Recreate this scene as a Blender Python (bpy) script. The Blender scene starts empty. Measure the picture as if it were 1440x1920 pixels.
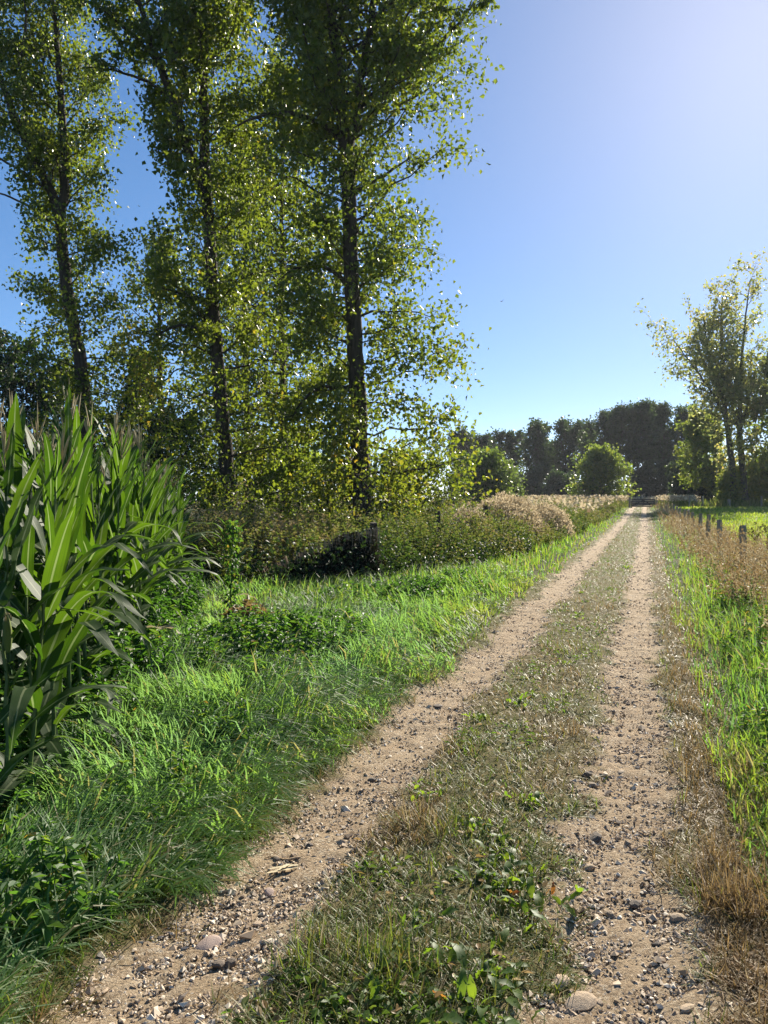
import bpy, math, random
import numpy as np
from mathutils import Vector, Matrix

# ------------------------------------------------------------------ camera, sky, sun
SC = bpy.context.scene
COL = SC.collection
R = math.radians
F = 1445.0            # focal length in pixels of a 1440 x 1920 frame
EYE = 1.65
HOR = 938.0           # image row of the horizon
TH = math.atan((1210 - 720) / F)      # the track runs 18.7 degrees right of the view axis
CT, ST = math.cos(TH), math.sin(TH)

cam = bpy.data.cameras.new('camera')
cam.sensor_fit = 'VERTICAL'
cam.sensor_height = 24.0
cam.lens = 24.0 * F / 1920
cam.clip_start = 0.05
cam.clip_end = 4000
camo = bpy.data.objects.new('camera', cam)
COL.objects.link(camo)
camo.location = (0, 0, EYE)
camo.rotation_euler = (math.pi / 2 - math.atan((960 - HOR) / F), 0, 0)
SC.camera = camo

SUN_AZ, SUN_EL = R(27.8), R(30.8)
w = bpy.data.worlds.new('World')
SC.world = w
w.use_nodes = True
wn = w.node_tree
sky = wn.nodes.new('ShaderNodeTexSky')
sky.sky_type = 'NISHITA'
sky.sun_disc = False
sky.sun_elevation = SUN_EL
sky.sun_rotation = SUN_AZ
sky.air_density = 0.5
sky.dust_density = 0.15
sky.ozone_density = 2.0
bg = wn.nodes['Background']
hsv = wn.nodes.new('ShaderNodeHueSaturation')      # the phone camera's stronger blue
hsv.inputs['Saturation'].default_value = 1.36
gam = wn.nodes.new('ShaderNodeGamma')
gam.inputs['Gamma'].default_value = 0.74
wn.links.new(sky.outputs[0], gam.inputs['Color'])
wn.links.new(gam.outputs[0], hsv.inputs['Color'])
wn.links.new(hsv.outputs[0], bg.inputs[0])
bg.inputs[1].default_value = 0.12

sl = bpy.data.lights.new('sun', 'SUN')
sl.energy = 4.8
sl.angle = R(0.53)
sl.color = (1.0, 0.92, 0.77)
slo = bpy.data.objects.new('sun', sl)
COL.objects.link(slo)
sd = Vector((math.sin(SUN_AZ) * math.cos(SUN_EL), math.cos(SUN_AZ) * math.cos(SUN_EL), math.sin(SUN_EL)))
slo.rotation_euler = (-sd).to_track_quat('-Z', 'Y').to_euler()
slo.location = (0, 0, 40)

SC.view_settings.view_transform = 'Standard'
SC.view_settings.look = 'None'
SC.view_settings.exposure = 1.17
SC.view_settings.gamma = 1.0
SC.view_settings.use_curve_mapping = False
try:
    SC.cycles.max_bounces = 8
    SC.cycles.diffuse_bounces = 3
    SC.cycles.transmission_bounces = 6
    SC.cycles.transparent_max_bounces = 6
    SC.cycles.caustics_reflective = False
    SC.cycles.caustics_refractive = False
except Exception:
    pass

rng = np.random.default_rng(11)
random.seed(5)

# ------------------------------------------------------------------ small helpers
def st2xy(s, t):
    return s * CT + t * ST, -s * ST + t * CT

def xy2st(x, y):
    return x * CT - y * ST, x * ST + y * CT

def sstep(a, b, x):
    u = np.clip((x - a) / (b - a), 0, 1)
    return u * u * (3 - 2 * u)

def vnoise(x, y, seed=0):
    x = np.asarray(x, float); y = np.asarray(y, float)
    xi = np.floor(x).astype(np.int64); yi = np.floor(y).astype(np.int64)
    fx = x - xi; fy = y - yi
    def h(a, b):
        n = (a * 374761393 + b * 668265263 + seed * 1442695041) & 0xffffffff
        n = ((n ^ (n >> 13)) * 1274126177) & 0xffffffff
        n = n ^ (n >> 16)
        return (n & 0xffff) / 65535.0
    ux = fx * fx * (3 - 2 * fx); uy = fy * fy * (3 - 2 * fy)
    return ((h(xi, yi) * (1 - ux) + h(xi + 1, yi) * ux) * (1 - uy)
            + (h(xi, yi + 1) * (1 - ux) + h(xi + 1, yi + 1) * ux) * uy)

def fbm(x, y, seed=0, o=3):
    r = 0; a = 0.5; tot = 0
    for i in range(o):
        r = r + a * vnoise(x * 2 ** i, y * 2 ** i, seed + i * 17)
        tot += a; a *= 0.5
    return r / tot

def band(s, c, hw, soft=0.10):
    return 1 - sstep(hw - soft, hw + soft, np.abs(s - c))

def bare(s, t):
    wl = (vnoise(t * 0.8, t * 0 + 3, 4) - 0.5) * 0.16 + (vnoise(t * 3.1, s * 2, 8) - 0.5) * 0.22 + (vnoise(t * 9, s * 8, 18) - 0.5) * 0.16
    wr = (vnoise(t * 0.7, t * 0 + 9, 5) - 0.5) * 0.12 + (vnoise(t * 3.3, s * 2, 9) - 0.5) * 0.20 + (vnoise(t * 9, s * 8, 19) - 0.5) * 0.16
    return np.maximum(band(s + wl, -1.56, 0.27, .08), band(s + wr, -0.075, 0.245, .08))

def rise(t):
    return 0.62 * sstep(50, 105, t) + 0.9 * sstep(105, 240, t) - 0.10 * band(t, 86, 6, 5)

def gz_st(s, t):
    z = rise(t)
    z = z - 0.055 * np.maximum(band(s, -1.57, 0.28, 0.2), band(s, -0.075, 0.26, 0.2)) * (1 - sstep(60, 100, t) * 0.5)
    z = z + 0.09 * sstep(-1.95, -3.0, s) + 0.10 * sstep(0.35, 1.3, s)
    z = z + (fbm(s * 0.35, t * 0.35, 21) - 0.5) * 0.10 * (1 - band(s, -0.8, 1.3, 0.6))
    return z

def gz(x, y):
    s, t = xy2st(x, y)
    return gz_st(s, t)

def P(px, py, d):
    """world point seen at pixel (px, py) of the 1440 x 1920 photograph at depth d"""
    return np.array([(px - 720) / F * d, d, EYE - (py - HOR) / F * d])

def unit(v):
    return v / np.maximum(np.linalg.norm(v, axis=-1, keepdims=True), 1e-9)

def rand_unit(n, r=None):
    return unit((r or rng).normal(size=(n, 3)))

# ------------------------------------------------------------------ meshes from arrays
def make_mesh(name, V, polys, mat, tint=None, uv=None, smooth=False, attrs=None):
    V = np.ascontiguousarray(V, dtype=np.float32).reshape(-1, 3)
    me = bpy.data.meshes.new(name)
    me.vertices.add(len(V))
    me.vertices.foreach_set('co', V.ravel())
    loops = np.concatenate([p.ravel() for p in polys]).astype(np.int32)
    sizes = np.concatenate([np.full(len(p), p.shape[1]) for p in polys]).astype(np.int32)
    starts = np.concatenate([[0], np.cumsum(sizes)[:-1]]).astype(np.int32)
    me.loops.add(len(loops))
    me.loops.foreach_set('vertex_index', loops)
    me.polygons.add(len(sizes))
    me.polygons.foreach_set('loop_start', starts)
    try:
        me.polygons.foreach_set('loop_total', sizes)
    except Exception:
        pass
    me.polygons.foreach_set('use_smooth', np.full(len(sizes), smooth, dtype=bool))
    if tint is not None:
        a = me.attributes.new('tint', 'FLOAT', 'POINT')
        a.data.foreach_set('value', np.ascontiguousarray(tint, dtype=np.float32))
    for k, v in (attrs or {}).items():
        a = me.attributes.new(k, 'FLOAT', 'POINT')
        a.data.foreach_set('value', np.ascontiguousarray(v, dtype=np.float32))
    if uv is not None:
        l = me.uv_layers.new(name='UVMap')
        l.data.foreach_set('uv', np.ascontiguousarray(uv, dtype=np.float32)[loops].ravel())
    me.update(calc_edges=True)
    me.validate()
    if mat is not None:
        me.materials.append(mat)
    return me

class Batch:
    """collects geometry for one mesh"""
    def __init__(self):
        self.V = []; self.polys = []; self.T = []; self.n = 0
    def add(self, V, polys, tint):
        V = V.reshape(-1, 3)
        self.V.append(V)
        for p in polys:
            if len(p):
                self.polys.append(p + self.n)
        self.T.append(np.broadcast_to(np.asarray(tint, float), (len(V),)) if np.ndim(tint) == 0 else np.asarray(tint, float))
        self.n += len(V)
    def mesh(self, name, mat, smooth=False):
        return make_mesh(name, np.concatenate(self.V), self.polys, mat, np.concatenate(self.T), smooth=smooth)

def link(name, data, parent=None):
    o = bpy.data.objects.new(name, data)
    COL.objects.link(o)
    if parent is not None:
        o.parent = parent
    return o

def tag(o, label=None, cat=None, group=None, kind=None):
    if label: o['label'] = label
    if cat: o['category'] = cat
    if group: o['group'] = group
    if kind: o['kind'] = kind
    return o

def thing(name, label, cat, loc=(0, 0, 0), rz=0.0, group=None):
    o = link(name, None)
    o.location = loc
    o.rotation_euler = (0, 0, rz)
    o.empty_display_size = 0.2
    return tag(o, label, cat, group)

def kites(pos, axis, nrm, size, wid=0.75, fold=0.18, curl=0.12):
    """leaf faces: base, two shoulders, tip; folded on the midrib"""
    n = len(pos)
    axis = unit(axis)
    side = unit(np.cross(nrm, axis))
    nn = np.cross(axis, side)
    L = np.broadcast_to(np.asarray(size, float), (n,))[:, None]
    W = L * wid * 0.5
    b = pos
    tip = pos + axis * L - nn * L * curl
    m = pos + axis * L * 0.38
    l = m + side * W + nn * L * fold
    r = m - side * W + nn * L * fold
    V = np.stack([b, r, tip, l], 1)
    i = np.arange(n)[:, None] * 4
    return V, [np.concatenate([i + [0, 1, 2], i + [0, 2, 3]], 0)]

def leaves6(pos, axis, nrm, size, wid=0.6, fold=0.12, curl=0.2):
    """rounder six-cornered leaf"""
    n = len(pos)
    axis = unit(axis); side = unit(np.cross(nrm, axis)); nn = np.cross(axis, side)
    L = np.broadcast_to(np.asarray(size, float), (n,))[:, None]
    W = L * wid * 0.5
    V = np.stack([pos,
                  pos + axis * L * .22 - side * W * .85 + nn * L * fold * .7,
                  pos + axis * L * .58 - side * W * .72 + nn * L * (fold - curl * .3),
                  pos + axis * L - nn * L * curl,
                  pos + axis * L * .58 + side * W * .72 + nn * L * (fold - curl * .3),
                  pos + axis * L * .22 + side * W * .85 + nn * L * fold * .7], 1)
    i = np.arange(n)[:, None] * 6
    return V, [np.concatenate([i + [0, 1, 2, 3], i + [0, 3, 4, 5]], 0)]

def blades(pos, L, W, az, lean, droop, segs=4, twist=0.0):
    """curved grass blades: strips that narrow to a point"""
    n = len(pos)
    d = np.stack([np.cos(az), np.sin(az), np.zeros(n)], 1)
    side0 = np.stack([-np.sin(az), np.cos(az), np.zeros(n)], 1)
    rows = []
    p = pos.copy()
    ang = np.pi / 2 - lean
    for k in range(segs):
        u = k / segs
        wv = (W * (1 - u ** 1.8) * (0.75 + 0.5 * min(u * 3, 1)))[:, None] * 0.5
        tw = twist * u
        sd_ = side0 * np.cos(tw) + np.array([0, 0, 1.0]) * np.sin(tw)
        rows += [p - sd_ * wv, p + sd_ * wv]
        a = ang - droop * u
        p = p + (d * np.cos(a)[:, None] + np.array([0, 0, 1.0]) * np.sin(a)[:, None]) * (L / segs)[:, None]
    rows.append(p)
    V = np.stack(rows, 1)
    m = 2 * segs + 1
    i = np.arange(n)[:, None] * m
    q = [i + [2 * k, 2 * k + 1, 2 * k + 3, 2 * k + 2] for k in range(segs - 1)]
    k = segs - 1
    polys = []
    if q: polys.append(np.concatenate(q, 0))
    polys.append(i + [2 * k, 2 * k + 1, 2 * k + 2])
    return V, polys, m

def tubes(pts, rad, sides=5):
    """many tubes at once; pts [n,k,3], rad [n,k]"""
    n, k, _ = pts.shape
    tan = np.gradient(pts, axis=1)
    tan = unit(tan)
    ref = np.where(np.abs(tan[:, :, 2:3]) > 0.9, np.array([1.0, 0, 0]), np.array([0, 0, 1.0]))
    a = unit(np.cross(tan, ref)); b = np.cross(tan, a)
    ang = np.arange(sides) / sides * 2 * np.pi
    V = pts[:, :, None, :] + rad[:, :, None, None] * (a[:, :, None, :] * np.cos(ang)[None, None, :, None]
                                                      + b[:, :, None, :] * np.sin(ang)[None, None, :, None])
    idx = np.arange(n * k * sides).reshape(n, k, sides)
    nx = np.roll(idx, -1, axis=2)
    q = np.stack([idx[:, :-1], nx[:, :-1], nx[:, 1:], idx[:, 1:]], -1).reshape(-1, 4)
    return V.reshape(-1, 3), [q]

def resample(pts, rad, m):
    pts = np.asarray(pts, float); rad = np.asarray(rad, float)
    seg = np.r_[0, np.cumsum(np.linalg.norm(np.diff(pts, axis=0), axis=1))]
    u = np.linspace(0, seg[-1], m)
    # smooth interpolation with a light blur
    q = np.stack([np.interp(u, seg, pts[:, i]) for i in range(3)], 1)
    for _ in range(2):
        q[1:-1] = (q[:-2] + 2 * q[1:-1] + q[2:]) / 4
    return q, np.interp(u, seg, rad)

# ------------------------------------------------------------------ materials
def new_mat(name):
    m = bpy.data.materials.new(name)
    m.use_nodes = True
    nt = m.node_tree
    for n in list(nt.nodes):
        nt.nodes.remove(n)
    out = nt.nodes.new('ShaderNodeOutputMaterial')
    return m, nt, out

def ramp_node(nt, cols, interp='LINEAR'):
    r = nt.nodes.new('ShaderNodeValToRGB')
    r.color_ramp.interpolation = interp
    els = r.color_ramp.elements
    while len(els) < len(cols):
        els.new(0.5)
    for e, (p, c) in zip(els, cols):
        e.position = p
        e.color = (*c, 1)
    return r

def leaf_mat(name, cols, tcols, trans=0.45, rough=0.45, spec=0.4):
    """thin leaf: reflecting side and light let through, both by the leaf's own tint"""
    m, nt, out = new_mat(name)
    at = nt.nodes.new('ShaderNodeAttribute'); at.attribute_name = 'tint'
    r1 = ramp_node(nt, cols); r2 = ramp_node(nt, tcols)
    nt.links.new(at.outputs['Fac'], r1.inputs[0]); nt.links.new(at.outputs['Fac'], r2.inputs[0])
    pb = nt.nodes.new('ShaderNodeBsdfPrincipled')
    pb.inputs['Roughness'].default_value = rough
    pb.inputs['Specular IOR Level'].default_value = spec
    tr = nt.nodes.new('ShaderNodeBsdfTranslucent')
    nt.links.new(r1.outputs[0], pb.inputs['Base Color']); nt.links.new(r2.outputs[0], tr.inputs['Color'])
    mx = nt.nodes.new('ShaderNodeMixShader'); mx.inputs[0].default_value = trans
    nt.links.new(pb.outputs[0], mx.inputs[1]); nt.links.new(tr.outputs[0], mx.inputs[2])
    nt.links.new(mx.outputs[0], out.inputs[0])
    return m

def solid_mat(name, c1, c2, scale=6.0, rough=0.85, bump=0.4, stretch=(1, 1, 1), spec=0.25, obj_random=0.0, detail=6):
    m, nt, out = new_mat(name)
    tc = nt.nodes.new('ShaderNodeTexCoord')
    mp = nt.nodes.new('ShaderNodeMapping'); mp.inputs['Scale'].default_value = stretch
    nt.links.new(tc.outputs['Object'], mp.inputs[0])
    nz = nt.nodes.new('ShaderNodeTexNoise'); nz.inputs['Scale'].default_value = scale
    nz.inputs['Detail'].default_value = detail; nz.inputs['Roughness'].default_value = 0.65
    nt.links.new(mp.outputs[0], nz.inputs['Vector'])
    r = ramp_node(nt, [(0.3, c1), (0.7, c2)])
    nt.links.new(nz.outputs[0], r.inputs[0])
    pb = nt.nodes.new('ShaderNodeBsdfPrincipled')
    pb.inputs['Roughness'].default_value = rough
    pb.inputs['Specular IOR Level'].default_value = spec
    src = r.outputs[0]
    if obj_random:
        oi = nt.nodes.new('ShaderNodeObjectInfo')
        hs = nt.nodes.new('ShaderNodeHueSaturation')
        mr = nt.nodes.new('ShaderNodeMapRange')
        mr.inputs['To Min'].default_value = 1 - obj_random; mr.inputs['To Max'].default_value = 1 + obj_random
        nt.links.new(oi.outputs['Random'], mr.inputs[0]); nt.links.new(mr.outputs[0], hs.inputs['Value'])
        nt.links.new(src, hs.inputs['Color']); src = hs.outputs[0]
    nt.links.new(src, pb.inputs['Base Color'])
    if bump:
        b = nt.nodes.new('ShaderNodeBump'); b.inputs['Strength'].default_value = bump
        b.inputs['Distance'].default_value = 0.02
        nt.links.new(nz.outputs[0], b.inputs['Height']); nt.links.new(b.outputs[0], pb.inputs['Normal'])
    nt.links.new(pb.outputs[0], out.inputs[0])
    return m

G = lambda *a: tuple(a)
M = {}
M['poplar'] = leaf_mat('poplar_leaf', [(0, G(.030, .050, .012)), (.6, G(.062, .085, .016)), (.85, G(.13, .12, .016)), (1, G(.26, .18, .02))],
                       [(0, G(.17, .25, .020)), (.6, G(.36, .43, .030)), (.85, G(.58, .48, .035)), (1, G(.76, .48, .04))], .44, .42, .45)
M['far_leaf'] = leaf_mat('far_leaf', [(0, G(.034, .052, .026)), (.6, G(.065, .095, .025)), (1, G(.15, .145, .03))],
                         [(0, G(.10, .16, .05)), (.6, G(.30, .42, .04)), (1, G(.58, .56, .07))], .45, .42, .5)
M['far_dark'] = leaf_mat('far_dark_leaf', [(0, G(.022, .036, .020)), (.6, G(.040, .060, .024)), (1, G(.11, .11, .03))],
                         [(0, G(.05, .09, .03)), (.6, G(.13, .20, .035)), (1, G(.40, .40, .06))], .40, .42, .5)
M['airy_leaf'] = leaf_mat('airy_leaf', [(0, G(.07, .085, .04)), (.6, G(.13, .135, .055)), (1, G(.22, .17, .06))],
                         [(0, G(.24, .32, .08)), (.6, G(.50, .54, .12)), (1, G(.70, .55, .14))], .48, .32, .6)
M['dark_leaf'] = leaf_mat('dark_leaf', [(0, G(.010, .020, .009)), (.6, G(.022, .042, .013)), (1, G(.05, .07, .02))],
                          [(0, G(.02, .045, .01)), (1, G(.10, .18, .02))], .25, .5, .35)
M['bright_leaf'] = leaf_mat('bright_leaf', [(0, G(.04, .075, .014)), (1, G(.10, .14, .02))],
                            [(0, G(.22, .36, .03)), (1, G(.50, .58, .05))], .48, .45, .4)
M['lush'] = leaf_mat('lush_grass', [(0, G(.058, .125, .052)), (.5, G(.074, .145, .038)), (.8, G(.10, .155, .028)), (1, G(.25, .20, .10))],
                     [(0, G(.16, .40, .11)), (.5, G(.25, .48, .06)), (.8, G(.44, .58, .04)), (1, G(.46, .37, .15))], .45, .50, .22)
M['lush_near'] = leaf_mat('lush_near_grass', [(0, G(.098, .185, .088)), (.5, G(.090, .165, .046)), (.8, G(.10, .155, .028)), (1, G(.25, .20, .10))],
                     [(0, G(.30, .54, .18)), (.5, G(.27, .49, .08)), (.8, G(.40, .54, .04)), (1, G(.46, .37, .15))], .52, .55, .45)  # near copy brightened: the blades' sheen is put into the colours
M['dry'] = leaf_mat('dry_grass', [(0, G(.060, .105, .020)), (.3, G(.115, .125, .034)), (.5, G(.17, .12, .05)), (.64, G(.235, .14, .062)), (.78, G(.27, .19, .095)), (1, G(.46, .39, .25))],
                    [(0, G(.20, .36, .03)), (.3, G(.32, .34, .05)), (.5, G(.32, .21, .07)), (.75, G(.42, .29, .13)), (1, G(.58, .48, .29))], .34, .5, .3)
M['weed'] = leaf_mat('weed_leaf', [(0, G(.036, .062, .020)), (.5, G(.088, .105, .032)), (.8, G(.15, .125, .05)), (1, G(.27, .21, .12))],
                     [(0, G(.12, .22, .03)), (.5, G(.34, .40, .06)), (.8, G(.42, .34, .10)), (1, G(.46, .36, .19))], .32, .62, .25)
M['nettle'] = leaf_mat('broad_weed_leaf', [(0, G(.025, .070, .018)), (.6, G(.050, .115, .030)), (.9, G(.08, .13, .03)), (1, G(.25, .08, .03))],
                       [(0, G(.08, .24, .02)), (.6, G(.16, .36, .03)), (.9, G(.36, .50, .04)), (1, G(.6, .16, .04))], .38, .52, .4)
M['fluff'] = leaf_mat('seed_fluff', [(0, G(.17, .12, .06)), (.4, G(.43, .34, .20)), (1, G(.70, .60, .42))],
                      [(0, G(.18, .12, .06)), (.4, G(.45, .35, .21)), (1, G(.66, .56, .38))], .45, .8, .1)
M['bark'] = solid_mat('poplar_bark', G(.026, .020, .015), G(.085, .066, .050), 5, .9, 1.0, (3.2, 3.2, .35))
M['bark_far'] = solid_mat('pale_bark', G(.045, .038, .03), G(.13, .11, .09), 3, .9, .4, (2, 2, .4))
M['post'] = solid_mat('weathered_wood', G(.14, .115, .085), G(.42, .36, .28), 9, .9, .8, (5, 5, .5))
M['gate'] = solid_mat('gate_wood', G(.04, .034, .025), G(.10, .085, .06), 6, .85, .4, (1, 6, 6))
M['stone'] = solid_mat('stone_grey', G(.30, .21, .13), G(.48, .37, .26), 14, .75, .5, (1, 1, 1), .35, .38)
M['stone_pink'] = solid_mat('stone_pink', G(.34, .24, .19), G(.46, .34, .27), 10, .7, .25, (1, 1, 1), .35, .05)
M['stone_dark'] = solid_mat('stone_dark', G(.10, .072, .05), G(.20, .15, .11), 16, .7, .5, (1, 1, 1), .4, .2)
M['straw'] = solid_mat('dry_husk', G(.42, .33, .19), G(.62, .52, .33), 12, .7, .3, (1, 8, 8), .3)
M['stick'] = solid_mat('dry_stick', G(.30, .20, .11), G(.44, .31, .18), 12, .8, .4, (1, 8, 8), .3)
M['stalk'] = solid_mat('corn_stalk', G(.06, .11, .025), G(.13, .16, .045), 5, .5, .1, (6, 6, .6), .4)
M['tassel'] = solid_mat('corn_tassel', G(.26, .20, .09), G(.44, .35, .19), 20, .8, .1)
M['bird'] = solid_mat('bird_feather', G(.02, .02, .02), G(.04, .04, .04), 20, .8, 0)

def corn_leaf_mat(name, base1, base2, tr1, tr2, trans):
    m, nt, out = new_mat(name)
    uv = nt.nodes.new('ShaderNodeUVMap'); uv.uv_map = 'UVMap'
    sep = nt.nodes.new('ShaderNodeSeparateXYZ'); nt.links.new(uv.outputs[0], sep.inputs[0])
    # distance from midrib
    sub = nt.nodes.new('ShaderNodeMath'); sub.operation = 'SUBTRACT'; sub.inputs[1].default_value = 0.5
    nt.links.new(sep.outputs[0], sub.inputs[0])
    ab = nt.nodes.new('ShaderNodeMath'); ab.operation = 'ABSOLUTE'; nt.links.new(sub.outputs[0], ab.inputs[0])
    rib = nt.nodes.new('ShaderNodeMapRange'); rib.inputs['From Min'].default_value = 0.035; rib.inputs['From Max'].default_value = 0.07
    rib.inputs['To Min'].default_value = 1; rib.inputs['To Max'].default_value = 0
    nt.links.new(ab.outputs[0], rib.inputs[0])
    # parallel veins
    mp = nt.nodes.new('ShaderNodeMapping'); mp.inputs['Scale'].default_value = (34, 1.5, 1)
    nt.links.new(uv.outputs[0], mp.inputs[0])
    nz = nt.nodes.new('ShaderNodeTexNoise'); nz.inputs['Scale'].default_value = 1.0; nz.inputs['Detail'].default_value = 3
    nt.links.new(mp.outputs[0], nz.inputs['Vector'])
    oi = nt.nodes.new('ShaderNodeObjectInfo')
    ad = nt.nodes.new('ShaderNodeMath'); ad.operation = 'MULTIPLY_ADD'; ad.inputs[1].default_value = 0.5
    nt.links.new(oi.outputs['Random'], ad.inputs[0]); nt.links.new(nz.outputs[0], ad.inputs[2])
    def col(a, b, ribc):
        r = ramp_node(nt, [(0.35, a), (1.0, b)])
        nt.links.new(ad.outputs[0], r.inputs[0])
        mx = nt.nodes.new('ShaderNodeMix'); mx.data_type = 'RGBA'
        nt.links.new(rib.outputs[0], mx.inputs[0])
        nt.links.new(r.outputs[0], mx.inputs[6]); mx.inputs[7].default_value = (*ribc, 1)
        return mx.outputs[2]
    pb = nt.nodes.new('ShaderNodeBsdfPrincipled'); pb.inputs['Roughness'].default_value = 0.55
    pb.inputs['Specular IOR Level'].default_value = 0.28
    tr = nt.nodes.new('ShaderNodeBsdfTranslucent')
    nt.links.new(col(base1, base2, G(.16, .19, .10)), pb.inputs['Base Color'])
    nt.links.new(col(tr1, tr2, G(.30, .40, .14)), tr.inputs['Color'])
    b = nt.nodes.new('ShaderNodeBump'); b.inputs['Strength'].default_value = 0.25; b.inputs['Distance'].default_value = 0.003
    nt.links.new(nz.outputs[0], b.inputs['Height']); nt.links.new(b.outputs[0], pb.inputs['Normal'])
    mx = nt.nodes.new('ShaderNodeMixShader'); mx.inputs[0].default_value = trans
    nt.links.new(pb.outputs[0], mx.inputs[1]); nt.links.new(tr.outputs[0], mx.inputs[2])
    nt.links.new(mx.outputs[0], out.inputs[0])
    return m
M['corn'] = corn_leaf_mat('corn_leaf', G(.014, .040, .012), G(.038, .072, .016), G(.030, .10, .006), G(.15, .28, .012), .43)
M['corn_dry'] = corn_leaf_mat('corn_leaf_dry', G(.22, .18, .11), G(.40, .34, .23), G(.30, .24, .12), G(.45, .36, .2), .35)

def ground_mat():
    m, nt, out = new_mat('ground_soil')
    tc = nt.nodes.new('ShaderNodeTexCoord')
    n1 = nt.nodes.new('ShaderNodeTexNoise'); n1.inputs['Scale'].default_value = 0.7; n1.inputs['Detail'].default_value = 8
    n2 = nt.nodes.new('ShaderNodeTexNoise'); n2.inputs['Scale'].default_value = 30; n2.inputs['Detail'].default_value = 6
    for n in (n1, n2): nt.links.new(tc.outputs['Object'], n.inputs['Vector'])
    at = nt.nodes.new('ShaderNodeAttribute'); at.attribute_name = 'field'
    r1 = ramp_node(nt, [(.3, G(.035, .035, .014)), (.5, G(.055, .060, .018)), (.7, G(.10, .085, .035))])
    r2 = ramp_node(nt, [(.3, G(.11, .17, .020)), (.5, G(.16, .22, .022)), (.7, G(.23, .25, .03))])
    nt.links.new(n1.outputs[0], r1.inputs[0]); nt.links.new(n1.outputs[0], r2.inputs[0])
    mx = nt.nodes.new('ShaderNodeMix'); mx.data_type = 'RGBA'
    nt.links.new(at.outputs['Fac'], mx.inputs[0]); nt.links.new(r1.outputs[0], mx.inputs[6]); nt.links.new(r2.outputs[0], mx.inputs[7])
    pb = nt.nodes.new('ShaderNodeBsdfPrincipled'); pb.inputs['Roughness'].default_value = .95
    pb.inputs['Specular IOR Level'].default_value = .1
    nt.links.new(mx.outputs[2], pb.inputs['Base Color'])
    b = nt.nodes.new('ShaderNodeBump'); b.inputs['Strength'].default_value = .7; b.inputs['Distance'].default_value = .04
    nt.links.new(n2.outputs[0], b.inputs['Height']); nt.links.new(b.outputs[0], pb.inputs['Normal'])
    nt.links.new(pb.outputs[0], out.inputs[0])
    return m

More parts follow.
